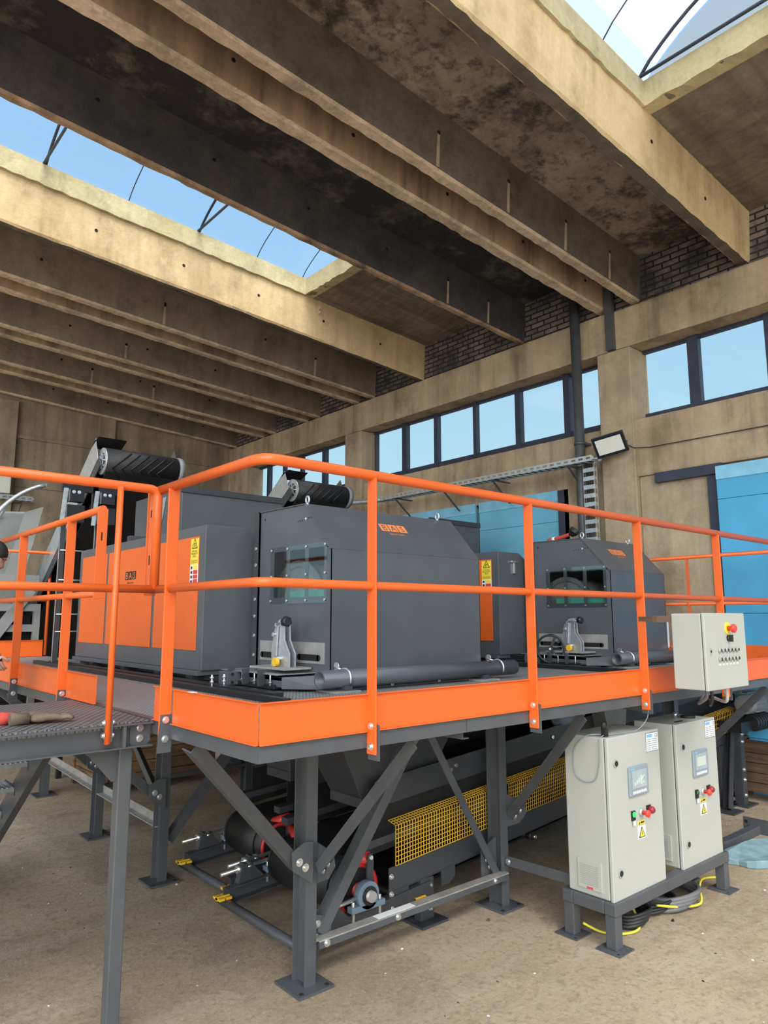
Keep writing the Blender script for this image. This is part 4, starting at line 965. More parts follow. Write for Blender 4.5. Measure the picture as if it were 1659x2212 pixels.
# ------------------------------------------------------------------ discharge conveyors below
CS = math.tan(math.radians(4.6))
def mesh_guard(b, x0, x1, y, zt, h, lip, cell=.0188):
    """yellow welded wire mesh bent over the top edge"""
    r = .0015
    n = int((x1 - x0) / cell)
    for i in range(n + 1):
        x = x0 + (x1 - x0) * i / n; z = zt(x)
        b.bar((x, y, z - h), (x, y, z), r * 2, r * 2, (0, 1, 0)); b.bar((x, y, z), (x, y + lip, z + .012), r * 2, r * 2)
    m = int(h / cell)
    for j in range(m + 1): b.bar((x0, y - .002, zt(x0) - h * j / m), (x1, y - .002, zt(x1) - h * j / m), r * 2, r * 2)
    for j in range(1, 4): b.bar((x0, y + lip * j / 3, zt(x0) + .012 * j / 3), (x1, y + lip * j / 3, zt(x1) + .012 * j / 3), r * 2, r * 2)
def conveyor(ya, yb, xt, label, front, xend=4.75):
    t = thing('belt_conveyor', label, 'conveyor', (xt, (ya + yb) / 2, 0)); zt0 = .225; R = .115
    z = lambda x: zt0 + (x - xt) * CS
    # tail drum
    b = mb('rubber'); b.cyl((xt, ya + .06, zt0), (xt, yb - .06, zt0), R, 40); b.tube((xt, ya + .14, zt0), (xt, yb - .14, zt0), R + .012, R - .01, 40); o = b.build('tail_drum', t)
    for y, s_ in ((ya + .045, -1), (yb - .045, 1)):
        b = mb('red' if s_ < 0 else 'rubber'); b.lathe((xt, y + .02 * -s_, zt0), (0, s_, 0), [(0, R + .004), (.012, R + .004), (.012, R - .012), (.004, R - .014), (.002, .035), (.03, .035)], 36); b.build('drum_rim', o)
    b = mb('plate'); b.cyl((xt, ya - .05, zt0), (xt, yb + .05, zt0), .025, 20); b.build('shaft', o)
    for y, s_ in ((ya - .005, -1), (yb + .005, 1)):
        b = mb('bluecast'); b.cyl((xt, y - .02, zt0), (xt, y + .02, zt0), .062, 24); b.box(xt - .1, xt + .1, y - .02, y + .02, zt0 - .062, zt0 - .035); b.use('bright')
        for x in (xt - .08, xt + .08): b.cyl((x, y, zt0 - .12), (x, y, zt0 - .015), .009, 8)
        b.use('black'); b.tube((xt, y + s_ * .02, zt0), (xt, y + s_ * .03, zt0), .042, .026, 24); b.build('bearing', t, .003)
        q = mb('dark2'); q.channel((xt - .34, y, .10), (xt + .42, y, .155), .075, .045, .006, (0, -s_, 0)); q.build('tail_channel', t)
        for xc, zc_ in ((xt - .345, .085), (xt + .34, .12)):
            q = mb('yellow'); q.box(xc - .035, xc - .005, y - .035, y + .035, zc_, zc_ + .012); q.box(xc + .005, xc + .035, y - .035, y + .035, zc_, zc_ + .012); q.box(xc - .035, xc + .035, y - .01, y + .01, zc_ - .004, zc_ + .016); q.build('transport_clamp', t)
        q = mb('bright'); q.cyl((xt - .36, y, .20), (xt - .02, y, .225), .010, 10); q.cyl((xt - .27, y, .207), (xt - .24, y, .209), .022, 6); q.cyl((xt - .21, y, .21), (xt - .18, y, .212), .022, 6); q.use('dark2'); q.prism([(xt - .27, y - .02, .13), (xt - .10, y - .02, .14), (xt - .18, y - .02, .22), (xt - .24, y - .02, .235)], (0, .04, 0)); q.build('tensioner', t)
    b = mb('steel'); b.cyl((xt - .33, ya - .06, .065), (xt - .33, yb + .06, .065), .022, 12); b.build('cross_tube', t)
    # belt
    b = mb('rubber')
    b.prism([(xt, ya + .1, z(xt) + R), (xt, yb - .1, z(xt) + R), (xt, yb - .1, z(xt) + R + .012), (xt, ya + .1, z(xt) + R + .012)], (xend - xt, 0, (xend - xt) * CS))
    b.prism([(xt, ya + .1, z(xt) - R - .012), (xt, yb - .1, z(xt) - R - .012), (xt, yb - .1, z(xt) - R), (xt, ya + .1, z(xt) - R)], (xend - xt, 0, (xend - xt) * CS)); b.build('belt', t)
    # side frames
    for y, s_ in ((ya, 1), (yb, -1)):
        b = mb('dark2'); xs = xt + .30
        xs = xt + .145; b.prism([(xs, y, z(xs) - .13), (xs, y, z(xs) + .07), (xend, y, z(xend) + .07), (xend, y, z(xend) - .05), (xs + .03, y, z(xs) - .04), (xs + .03, y, z(xs) - .13)], (0, .006 * s_, 0)); b.prism([(xs + .03, y, z(xs) - .045), (xs + .03, y + .04 * s_, z(xs) - .045), (xend, y + .04 * s_, z(xend) - .055), (xend, y, z(xend) - .055)], (0, 0, .006))
        for xh in (xs + .03, xs + .36, xs + .75): b.prism([(xh, y + .002, z(xh) - .12), (xh + .06, y + .002, z(xh) - .12), (xh + .10, y + .002, z(xh) - .09), (xh + .10, y + .002, z(xh) - .04), (xh, y + .002, z(xh) - .04)], (0, .006 * s_, 0))
        b.prism([(xt - .02, y + .03 * s_, z(xt) + .175), (xt - .02, y + .09 * s_, z(xt) + .175), (xend, y + .09 * s_, z(xend) + .175), (xend, y + .03 * s_, z(xend) + .175)], (0, 0, .035)); b.use('bright')
        for zz in (-.11, -.05, .03): b.bolt((xs + .012, y, z(xs) + zz), (0, -s_, 0), .009)
        b.build('side_frame', t)
        q = mb('dark2'); xa = xs - .1
        b = mb('dark2'); b.prism([(xt + .03, y + .03 * s_, z(xt) - .03), (xt + .065, y + .03 * s_, z(xt) - .03), (xt + .065, y + .02 * s_, z(xt) + .13), (xt + .055, y + .02 * s_, z(xt) + .165), (xt + .035, y + .02 * s_, z(xt) + .165), (xt + .025, y + .02 * s_, z(xt) + .14)], (0, .010 * s_, 0)); b.build('idler_arm', t)
        b = mb('red'); b.cyl((xt + .045, y + .035 * s_, z(xt) + .145), (xt + .0, y + .19 * s_, z(xt) + .085), .027, 18); b.use('bright'); b.cyl((xt + .045, y + .012 * s_, z(xt) + .148), (xt + .045, y + .03 * s_, z(xt) + .146), .010, 10); b.build('idler_roller', t)
    # skirt boards
    for y, s_ in ((ya + .07, -1), (yb - .07, 1)):
        hi = .47 if front else .40
        b = mb('dark2'); xs = xt + .07; b.prism([(xs, y, z(xs) + .34), (xend, y, z(xend) + .34), (xend, y, z(xend) + hi), (xs + .05, y, z(xs) + hi)], (0, .006, 0)); b.use('rubber'); b.prism([(xs, y + .02, z(xs) + .13), (xend, y + .02, z(xend) + .13), (xend, y + .02, z(xend) + .345), (xs, y + .02, z(xs) + .345)], (0, .006, 0)); b.use('bright')  # shade under the deck painted in with the darker material
        for q in ((.58, .44), (.62, .455), (1.5, .44)): b.disc((xs + q[0], y, z(xs + q[0]) + q[1] - .03), (0, -1, 0), .011, .01)
        b.build('skirt_board', t)
    # return rollers seen below the frame
    for ri, x in enumerate((xt + .24, xt + .60, xt + 1.3, xt + 2.4)):
        b = mb('rubber'); b.cyl((x, ya + .06, z(x) - .10), (x, yb - .06, z(x) - .10), .022, 16); b.use('red' if ri < 2 else 'rubber'); b.cyl((x, ya + .03, z(x) - .10), (x, ya + .07, z(x) - .10), .024, 16); b.use('bright'); b.cyl((x, ya + .01, z(x) - .10), (x, ya + .03, z(x) - .10), .010, 10); b.build('return_roller', t)
    # mesh guards
    yg = ya - .02
    guards = ((xt + .17, xt + 1.0), (xt + 1.03, xt + 1.85), (xt + 1.9, xt + 2.7)) if front else ((xt + .15, xt + 1.05), (xt + 1.08, xt + 1.9))
    for a, c in guards:
        g = mb('yellow'); mesh_guard(g, a, c, yg, lambda x: z(x) + (.265 if front else .33), .185, .055); g.build('mesh_guard', t)
    if front:
        g = mb('yellow'); mesh_guard(g, xt + 2.75, xt + 4.0, yg, lambda x: z(x) + .20, .16, .05, .03); g.build('mesh_guard', t)
    # legs
    for x in ((xt + .40, xt + 1.9, xt + 3.75) if front else (xt + .5, xt + 2.2, xt + 3.7)):
        for y, s_ in ((ya, 1), (yb - .05, -1)):
            b = mb('dark2'); b.box(x - .045, x + .045, y, y + .05, .012, z(x) - .05); b.use('bright'); 
            for zz in (.06, .11, .17): b.bolt((x + .02, y, zz), (0, -1, 0), .008)
            o = b.build('leg', t, .002)
            b = mb('dark2'); b.box(x - .09, x + .09, y - .06, y + .09, 0, .012); b.build('base_plate', o)
    return t, z
CA, zA = conveyor(.15, .88, .69, 'nearer belt conveyor under the platform with long yellow mesh guard', True, 4.95)
CB, zB = conveyor(.98, 1.52, .78, 'farther belt conveyor under the platform, drum beside the second leg', False, 4.85)
# drive of nearer conveyor
b = mb('lightgrey'); c = V((4.55, .0, .80)); b.lathe(c, (1, -.0, 0), [(0, .05), (.0, .075), (.06, .085), (.07, .08), (.30, .08), (.34, .06)], 24)
for k in range(16): a = 2 * PI * k / 16; b.bar(c + V((.08, .08 * math.cos(a), .08 * math.sin(a))), c + V((.29, .08 * math.cos(a), .08 * math.sin(a))), .004, .02, (0, math.cos(a), math.sin(a)))
b.use('bluecast'); b.box(4.82, 4.97, -.10, .12, .70, .90); b.build('drive_motor', CA, .004)
b = mb('black'); b.box(4.35, 5.0, -.06, .14, .60, .68); b.cyl((4.55, -.05, .66), (4.95, -.05, .66), .06, 16)
for k in range(8): b.tube((4.58 + .045 * k, -.05, .66), (4.60 + .045 * k, -.05, .66), .07, .05, 16)
b.build('gearbox', CA, .004)
b = mb('dark2'); b.angle((4.55, .1, .62), (4.3, .05, .02), .07, .008, (0, 1, 0)); b.box(4.55, 4.63, .05, .12, .01, .65); b.box(4.2, 4.38, -.02, .12, 0, .012); b.box(4.5, 4.7, -.0, .16, 0, .012); b.use('bright')
for z_ in (.08, .2, .28, .5, .56): b.bolt((4.59, .05, z_), (0, -1, 0), .012)
b.build('drive_support', CA)
# hoppers
def hopper(x0, x1, y0, y1, bx0, bx1, by0, by1, zb, label):
    t = thing('chute', label, 'chute', ((x0 + x1) / 2, (y0 + y1) / 2, zb))
    b = mb('dark2'); A = [(x0, y0, 1.045), (x1, y0, 1.045), (x1, y1, 1.045), (x0, y1, 1.045)]; B = [(bx0, by0, zb + .05), (bx1, by0, zb + .05), (bx1, by1, zb + .05), (bx0, by1, zb + .05)]  # darker material carries the shade below the platform
    b.hexa(B + A); b.build('funnel', t, .004)
    b = mb('dark2'); b.box(bx0, bx1, by0, by1, zb, zb + .05); b.build('outlet', t, .003)
hopper(.53, 1.50, .24, .62, .765, 1.22, .28, .54, .565, 'dark grey funnel shaped chute over the nearer belt')
hopper(.74, 1.4, .94, 1.30, .78, 1.15, .94, 1.19, .585, 'dark grey chute over the farther belt behind the first leg')
hopper(3.5, 4.7, .25, .85, 3.6, 4.3, .32, .76, .66, 'dark chute over the nearer belt behind the control cabinets')
b = mb('bluecast'); b.lathe((2.35, .25, .86), (1, .1, 0), [(0, .03), (.02, .055), (.2, .055), (.22, .03)], 20); b.use('lightgrey'); b.prism([(2.75, .12, .74), (2.95, .12, .74), (2.98, .12, .9), (2.7, .12, .9)], (0, .1, 0))
tag(b.build('vibration_motor'), 'small blue vibrator motor under the platform above the first cabinet', 'motor')

cam_scaled(False)
t = thing('white_cabinet', 'small white cabinet at the wall end of the platform, half hidden by the control box', 'cabinet', (6.5, 2.0, ZD))
b = mb('label_white'); b.box(6.54, 6.70, 1.72, 2.2, ZD + .16, 1.50); b.build('body', t, .008)
b = mb('orange'); b.box(6.535, 6.70, 1.71, 2.21, ZD, ZD + .16); b.build('plinth', t)
b = mb('ink'); b.box(6.535, 6.54, 1.90, 1.94, 1.30, 1.33); b.build('handle', t)
cam_scaled(True)
# ------------------------------------------------------------------ control cabinets
t = thing('cabinet_stand', 'low grey steel stand under the two control cabinets', 'stand', (2.07, -.53, 0))
b = mb('steel'); b.box(1.495, 2.665, -.66, -.60, .15, .205); b.box(1.495, 2.665, -.43, -.37, .15, .205); b.box(1.495, 1.55, -.60, -.43, .15, .205); b.box(2.61, 2.665, -.60, -.43, .15, .205); b.build('frame', t, .005)
for x, y in ((1.5, -.655), (2.61, -.655), (1.5, -.43), (2.61, -.43)):
    b = mb('steel'); b.box(x, x + .055, y, y + .055, .006, .15); o = b.build('leg', t, .004)
    b = mb('steel'); b.box(x - .035, x + .09, y - .035, y + .09, 0, .006); b.use('hole'); b.cyl((x - .018, y - .018, .006), (x - .018, y - .018, .0065), .006, 8); b.build('foot_plate', o)
def cabinet(x0, x1, label, lit, antenna):
    y0, y1, z0, z1 = -.645, -.40, .206, .935
    t = thing('control_cabinet', label, 'control cabinet', ((x0 + x1) / 2, -.52, z0)); yd = y0
    b = mb('beige'); b.box(x0, x1, y0 + .022, y1, z0, z1); b.build('body', t, .006)
    b = mb('seal'); b.box(x0 + .004, x1 - .004, y0 + .016, y0 + .023, z0 + .004, z1 - .004); b.build('seal', t)
    b = mb('beige'); b.box(x0 - .002, x1 + .002, y0, y0 + .018, z0 - .002, z1 + .002); dr = b.build('door', t, .004)
    W = x1 - x0; X_ = V((1, 0, 0)); Z_ = V((0, 0, 1)); fy = yd - .0005
    for z in (.815, .322):
        b = mb('beige_dark'); b.cyl((x0 + .06, yd, z), (x0 + .06, yd - .005, z), .019, 18); b.use('ink'); b.cyl((x0 + .06, yd - .005, z), (x0 + .06, yd - .008, z), .013, 14); b.build('door_lock', dr)
    px, pz, pw, ph = x0 + W * .34, .645, W * .37, .138
    b = mb('panel_grey'); b.box(px, px + pw, yd - .012, yd, pz, pz + ph); hm = b.build('touch_panel', dr, .004)
    b = mb('screen'); b.box(px + pw * .13, px + pw * .87, yd - .0135, yd - .012, pz + ph * .26, pz + ph * .86); b.use('screen_mark')
    if lit:
        for k in range(5): b.box(px + pw * (.22 + .11 * k), px + pw * (.29 + .11 * k), yd - .0142, yd - .0135, pz + ph * (.36 + .03 * (k % 3)), pz + ph * (.46 + .07 * (k % 4)))
        b.path([(px + pw * .6, yd - .0138, pz + ph * .5), (px + pw * .7, yd - .0138, pz + ph * .62), (px + pw * .78, yd - .0138, pz + ph * .66)], .002, 6)
    else: b.box(px + pw * .2, px + pw * .8, yd - .0142, yd - .0135, pz + ph * .40, pz + ph * .74)
    b.build('display', hm)
    b = mb('label_white')
    for k in range(8): b.box(px + pw * (.15 + .09 * k), px + pw * (.20 + .09 * k), yd - .0135, yd - .012, pz + ph * .08, pz + ph * .17)
    b.use('label_blue'); b.box(px + pw * .08, px + pw * .26, yd - .013, yd - .012, pz + ph * .9, pz + ph * .94); b.build('function_keys', hm)
    cx_ = x0 + W * .40
    b = mb('ink'); b.box(cx_ - .015, cx_ + .015, yd - .008, yd, .535, .578); b.use('green_on' if lit else 'green_off'); b.lathe((cx_, yd - .008, .563), (0, -1, 0), [(0, .013), (.006, .012), (.009, .006)], 16); b.use('label_white'); b.box(cx_ - .01, cx_ + .01, yd - .010, yd - .008, .513, .533); b.build('lit_button' if lit else 'button', dr)
    cx_ = x0 + W * .56
    b = mb('zinc'); b.lathe((cx_, yd, .560), (0, -1, 0), [(0, .019), (.008, .019), (.012, .012)], 20); b.use('redbtn'); b.lathe((cx_, yd - .012, .560), (0, -1, 0), [(0, .011), (.016, .010), (.020, .0165), (.030, .0175), (.036, .012)], 24); b.build('emergency_stop', dr)
    cx_ = x0 + W * .71
    b = mb('ink'); b.box(cx_ - .02, cx_ + .018, yd - .006, yd, .545, .582); b.use('dark_red'); b.lathe((cx_, yd - .006, .562), (0, -1, 0), [(0, .018), (.02, .017), (.028, .010)], 16); b.use('label_white'); b.box(cx_ - .01, cx_ + .01, yd - .010, yd - .006, .530, .545); b.build('main_switch', dr)
    cx_ = x0 + W * .56
    b = mb('label_yellow'); b.box(cx_ - .03, cx_ + .03, yd - .001, yd, .503, .522); b.use('ink'); b.prism([(cx_ - .026, yd - .0015, .506), (cx_ - .012, yd - .0015, .506), (cx_ - .019, yd - .0015, .519)], (0, .001, 0)); b.box(cx_ - .008, cx_ + .025, yd - .0015, yd, .509, .516); b.use('label_white'); b.box(cx_ - .035, cx_ + .035, yd - .001, yd, .438, .498); tri_sign(b, (cx_, yd - .0012, .444), X_, Z_, .058); b.build('warning_label', dr)
    lx, lz, lw, lh = x1 - .128, .832, .122, .092
    b = mb('ink'); b.box(lx, lx + lw, yd - .0008, yd, lz, lz + lh); b.use('label_white'); b.box(lx + .002, lx + lw - .002, yd - .0012, yd, lz + .002, lz + lh - .002); b.use('label_blue'); b.box(lx + .008, lx + .062, yd - .0016, yd, lz + lh - .022, lz + lh - .007); b.use('ink'); text_faces(b, 'CE', .024, (lx + lw - .036, yd - .0012, lz + lh - .025), X_, Z_, .0005)
    for k in range(6):
        b.box(lx + .008, lx + .045, yd - .0015, yd, lz + .008 + .010 * k, lz + .010 + .010 * k); b.box(lx + .055, lx + lw - .012, yd - .0015, yd, lz + .008 + .010 * k, lz + .010 + .010 * k)
    b.build('data_plate', dr)
    # vent on the left side
    vy0, vy1, vz0, vz1 = -.585, -.458, .235, .365
    b = mb('beige'); b.box(x0 - .008, x0, vy0, vy1, vz0, vz1); b.use('beige_dark')
    for k in range(11): b.box(x0 - .0095, x0 - .0075, vy0 + .014, vy1 - .014, vz0 + .02 + .0085 * k, vz0 + .023 + .0085 * k)
    b.use('label_red'); b.box(x0 - .0095, x0 - .008, vy0 + .045, vy0 + .08, vz0 + .002, vz0 + .011); b.build('fan_grille', t, .002)
    if antenna:
        b = mb('ink'); b.box(x0 + .035, x0 + .06, -.615, -.59, z1, z1 + .035); b.lathe((x0 + .045, -.60, z1 + .035), (0, 0, 1), [(0, .014), (.03, .012), (.034, .004)], 12); b.build('antenna', t)
    else:
        b = mb('ink'); b.box(x0 + .10, x0 + .17, -.60, -.585, z1, z1 + .004); b.cyl((x0 + .33, -.55, z1), (x0 + .33, -.55, z1 + .012), .04, 20); b.use('bright'); b.cyl((x0 + .28, -.50, z1), (x0 + .28, -.50, z1 + .03), .012, 10); b.build('cable_gland', t)
    return t
cabinet(1.515, 1.99, 'light grey control cabinet with lit green button and black antenna', True, True)
cabinet(2.175, 2.63, 'light grey control cabinet, farther one on the stand, with no antenna', False, False)
b = mb('thin_wire'); P0 = [(1.835, -.685, 1.051), (1.84, -.67, 1.0), (1.79, -.645, .95), (1.68, -.62, .942), (1.58, -.60, .943), (1.508, -.54, .94), (1.507, -.47, .88), (1.507, -.455, .80), (1.507, -.47, .74), (1.507, -.52, .72), (1.507, -.575, .74), (1.507, -.60, .82), (1.507, -.605, .92), (1.54, -.61, .945)]
def smooth(pts, n=6):
    pts = [V(p) for p in pts]; out = []
    for i in range(len(pts) - 1):
        p0, p1, p2, p3 = pts[max(i - 1, 0)], pts[i], pts[i + 1], pts[min(i + 2, len(pts) - 1)]
        for k in range(n):
            s = k / n; out.append(.5 * ((2 * p1) + (p2 - p0) * s + (2 * p0 - 5 * p1 + 4 * p2 - p3) * s * s + (3 * p1 - p0 - 3 * p2 + p3) * s ** 3))
    return out + [pts[-1]]
b.path(smooth(P0), .0022, 6); tag(b.build('antenna_wire'), 'thin grey wire looping down the side of the antenna cabinet', 'wire')

cam_scaled(False)
t = thing('control_box', 'square light grey control box with red emergency button hung on the front rail', 'control box', (3.3, -.35, 1.04))
b = mb('beige'); b.box(2.985, 3.58, -.432, -.235, 1.045, 1.53); b.build('body', t, .006)
b = mb('seal'); b.box(2.99, 3.575, -.438, -.431, 1.05, 1.525); b.build('seal', t)
b = mb('beige'); b.box(2.983, 3.585, -.456, -.437, 1.042, 1.533); dr = b.build('door', t, .005)
yd = -.456
b = mb('label_yellow'); b.cyl((3.31, yd, 1.433), (3.31, yd - .004, 1.433), .042, 28); b.use('redbtn'); b.lathe((3.31, yd - .004, 1.433), (0, -1, 0), [(0, .016), (.025, .016), (.03, .028), (.045, .029), (.054, .018)], 24); b.build('emergency_stop', dr)
b = mb('ink'); b.lathe((3.31, yd, 1.368), (0, -1, 0), [(0, .02), (.012, .019), (.014, .012)], 18); b.box(3.305, 3.325, yd - .03, yd - .01, 1.345, 1.39); b.build('selector_switch', dr)
b = mb('beige_dark'); b.box(3.035, 3.058, yd - .004, yd, 1.265, 1.31); b.use('ink'); b.cyl((3.046, yd - .004, 1.288), (3.046, yd - .007, 1.288), .008, 12); b.build('door_lock', dr)
for z in (1.292, 1.235):
    for k in range(6):
        b = mb('beige_dark'); c = V((3.17 + .052 * k, yd, z)); b.lathe(c, (0, -1, 0), [(0, .017), (.007, .017), (.01, .013)], 16); b.use('plate'); b.cyl(c + V((0, -.01, 0)), c + V((0, -.014, 0)), .011, 14); b.use('ink'); b.box(c.x - .002, c.x + .002, yd - .020, yd - .013, z - .009, z + .009); b.build('rotary_button', dr)
b = mb('label_white')
for k in range(6): b.box(3.158 + .052 * k, 3.182 + .052 * k, yd - .001, yd, 1.196, 1.206)
b.build('button_tags', dr)
b = mb('wood_dark'); b.box(2.80, 3.5, -.235, -.205, 1.475, 1.515); b.box(2.955, 2.975, -.21, -.02, 1.48, 1.51); b.build('mounting_bracket', t)
for pts, key in (([(3.22, -.33, 1.05), (3.22, -.33, .98), (3.27, -.25, .93), (3.5, -.15, .92), (3.75, -.05, .93)], 'cable'), ([(3.28, -.33, 1.05), (3.28, -.34, .97), (3.33, -.3, .92), (3.55, -.2, .905), (3.7, -.12, .91)], 'cable_black'), ([(3.5, -.34, 1.05), (3.5, -.34, .96), (3.55, -.3, .925), (3.7, -.15, .93)], 'cable_white')):
    b = mb(key); b.path(smooth(pts, 5), .011, 8); b.build('cable', t)

cam_scaled(True)
# coiled cables beneath the stand
def coil(cx_, cy_, rx, ry, n, r, key, label, turns=3):
    b = mb(key); pts = []
    for k in range(n * turns + 1):
        a = 2 * PI * k / n; rr = 1 + .14 * math.sin(a * 1.7 + k * .05); pts.append((cx_ + rx * rr * math.cos(a), cy_ + ry * rr * math.sin(a), .014 + .013 * (k / n) + .006 * math.sin(3 * a)))
    b.path(pts, r, 8); return tag(b.build('cable_coil'), label, 'cable coil')
coil(2.26, -.50, .20, .13, 28, .013, 'cable', 'thick grey cable coil on the floor under the farther cabinet', 4)
coil(1.86, -.50, .12, .09, 28, .010, 'cable_black', 'small black cable coil on the floor under the antenna cabinet', 4)
coil(2.12, -.48, .16, .10, 28, .008, 'cable_black', 'thin black cable loops between the two coils under the stand', 3)
b = mb('cable_yellow'); b.path(smooth([(2.63, -.60, .06), (2.5, -.58, .075), (2.42, -.60, .05), (2.3, -.66, .02), (2.15, -.63, .03), (2.0, -.58, .06)]), .006, 8); tag(b.build('earth_wire'), 'yellow wire lying over the thick coil under the farther cabinet', 'wire')
b = mb('cable_yellow'); b.path(smooth([(1.56, -.44, .05), (1.62, -.50, .012), (1.68, -.57, .008), (1.77, -.60, .009), (1.84, -.57, .02), (1.86, -.52, .08)]), .006, 8); tag(b.build('earth_wire'), 'yellow wire curling on the floor by the front stand leg', 'wire')

# ------------------------------------------------------------------ loose things
def crate(x0, x1, y0, y1, h, key, label):
    t = thing('crate', label, 'crate', ((x0 + x1) / 2, (y0 + y1) / 2, 0)); n = 5
    for (a, c) in (((x0, y0), (x1, y0)), ((x0, y1), (x1, y1)), ((x0, y0), (x0, y1)), ((x1, y0), (x1, y1))):
        b = mb(key)
        for k in range(n):
            z0 = .07 + (h - .07) * k / n; z1 = .07 + (h - .07) * (k + 1) / n - .006
            if a[1] == c[1]: b.box(a[0], c[0], a[1] - .012, a[1] + .012, z0, z1)
            else: b.box(a[0] - .012, a[0] + .012, a[1], c[1], z0, z1)
        b.build('side', t)
    for x in (x0, x1):
        for y in (y0, y1): b = mb(key); b.box(x - .03, x + .03, y - .03, y + .03, 0, h + .01); b.build('corner_post', t)
    b = mb('wood_dark'); b.box(x0, x1, y0, y1, .07, .10); b.build('bottom', t)
    b = mb(key); b.box(x0 - .02, x1 + .02, y0 - .02, y0 + .03, h, h + .03); b.box(x0 - .02, x1 + .02, y1 - .03, y1 + .02, h, h + .03); b.build('rim', t)
crate(.75, 1.75, 3.75, 4.45, .56, 'wood', 'weathered brown crate on the floor behind the stair landing leg')
crate(4.82, 4.97, -.60, .19, .465, 'wood_dark', 'dark brown crate on the floor in front of the blue door')
t = thing('steel_bracket', 'dark steel bar with drilled end plate lying on the floor', 'steel part', (3.6, -.33, 0))
b = mb('steel'); b.box(3.30, 3.90, -.345, -.285, 0, .055); b.build('bar', t, .003)
b = mb('steel'); b.box(3.86, 3.87, -.40, -.23, 0, .10); b.use('hole'); b.cyl((3.859, -.25, .07), (3.861, -.25, .07), .012, 12); b.build('end_plate', t)
b = mb('foam'); n = 24; ring_t = []; ring_b = []
for k in range(n):
    a = 2 * PI * k / n; rx = .36 * (1 + .10 * math.sin(3 * a) + .05 * math.sin(7 * a)); ry = .17 * (1 + .12 * math.cos(2 * a))
    x, y = 3.42 + rx * math.cos(a) + .1 * math.sin(a), -.57 + ry * math.sin(a) - .10 * math.cos(a)
    ring_t.append(b.bm.verts.new((x, y, .045 + .01 * math.sin(5 * a)))); ring_b.append(b.bm.verts.new((x + .004, y, .0)))
b._f(ring_t); b._f(ring_b[::-1]); b.skin(ring_b, ring_t, False)
tag(b.build('foam_sheet', None, .008), 'blue grey foam piece lying on the floor past the cabinet stand', 'foam piece')

cam_scaled(False)
def skinmesh(name, verts, edges, radii, key, parent=None, sub=2, root=0):
    r_ = parent
    while r_ is not None and r_.parent is not None: r_ = r_.parent
    off = r_.location if r_ is not None else V((0, 0, 0))
    me = bpy.data.meshes.new(name); me.from_pydata([V(v) - off for v in verts], edges, []); me.materials.append(M[key])
    o = bpy.data.objects.new(name, me); COL.objects.link(o)
    if parent is not None: o.parent = parent
    m = o.modifiers.new('skin', 'SKIN'); m.use_smooth_shade = True
    for i, r in enumerate(radii):
        sv = me.skin_vertices[0].data[i]; sv.radius = (r, r) if isinstance(r, (int, float)) else r; sv.use_root = (i == root)
    s = o.modifiers.new('sub', 'SUBSURF'); s.levels = sub; s.render_levels = sub
    return o
def glove(name, loc, ang, key, label, red=False):
    c = V(loc); ca, sa = math.cos(ang), math.sin(ang)
    def w(u, v, z): u *= .8; v *= .85; return (c.x + u * ca - v * sa, c.y + u * sa + v * ca, c.z + z)
    vs = [w(0, 0, .028), w(.06, 0, .030), w(.11, .0, .024), w(-.06, 0, .022)]; ed = [(0, 1), (1, 2), (0, 3)]; rad = [(.045, .024), (.046, .022), (.04, .018), (.036, .02)]
    for k, (dv, L) in enumerate(((-.036, .07), (-.012, .085), (.013, .08), (.036, .06))):
        i = len(vs); vs += [w(.13, dv, .020 + .005 * (k % 2)), w(.13 + L * .55, dv * 1.15, .026), w(.13 + L, dv * 1.3, .014)]; ed += [(2, i), (i, i + 1), (i + 1, i + 2)]; rad += [.013, .0125, .011]
    i = len(vs); vs += [w(.04, .055, .022), w(.085, .085, .016)]; ed += [(0, i), (i, i + 1)]; rad += [.015, .013]
    t = thing(name, label, 'glove', loc); skinmesh('hand', vs, ed, rad, key, t, 1)
    b = mb('glove_red' if red else key); b.lathe(w(-.05, 0, .026), (-ca, -sa, 0), [(0, .028), (.05, .03), (.085, .034), (.086, .030)], 16); b.build('cuff', t)
glove('work_glove', (-.53, 1.37, ZD + .004), .12, 'glove', 'dirty brown work glove with red cuff lying on the landing grating', True)
glove('work_glove', (-.49, 1.29, ZD + .004), -.05, 'glove', 'dirty brown work glove overlapping the red cuffed one on the landing')
t = thing('hand_tool', 'red hand tool with black cup head lying on the second hood', 'tool', (5.42, 2.3, 2.40))
b = mb('glove_red'); b.path(smooth([(5.45, 2.52, 2.42), (5.45, 2.40, 2.43), (5.45, 2.28, 2.45), (5.45, 2.20, 2.47)]), .022, 10); b.use('label_white'); b.cyl((5.45, 2.46, 2.425), (5.45, 2.42, 2.43), .025, 12); b.build('handle', t)
b = mb('black'); b.lathe((5.45, 2.20, 2.455), (0, -.75, .65), [(0, .03), (.03, .05), (.07, .062), (.08, .062), (.078, .052), (.04, .045)], 20); b.build('cup', t)

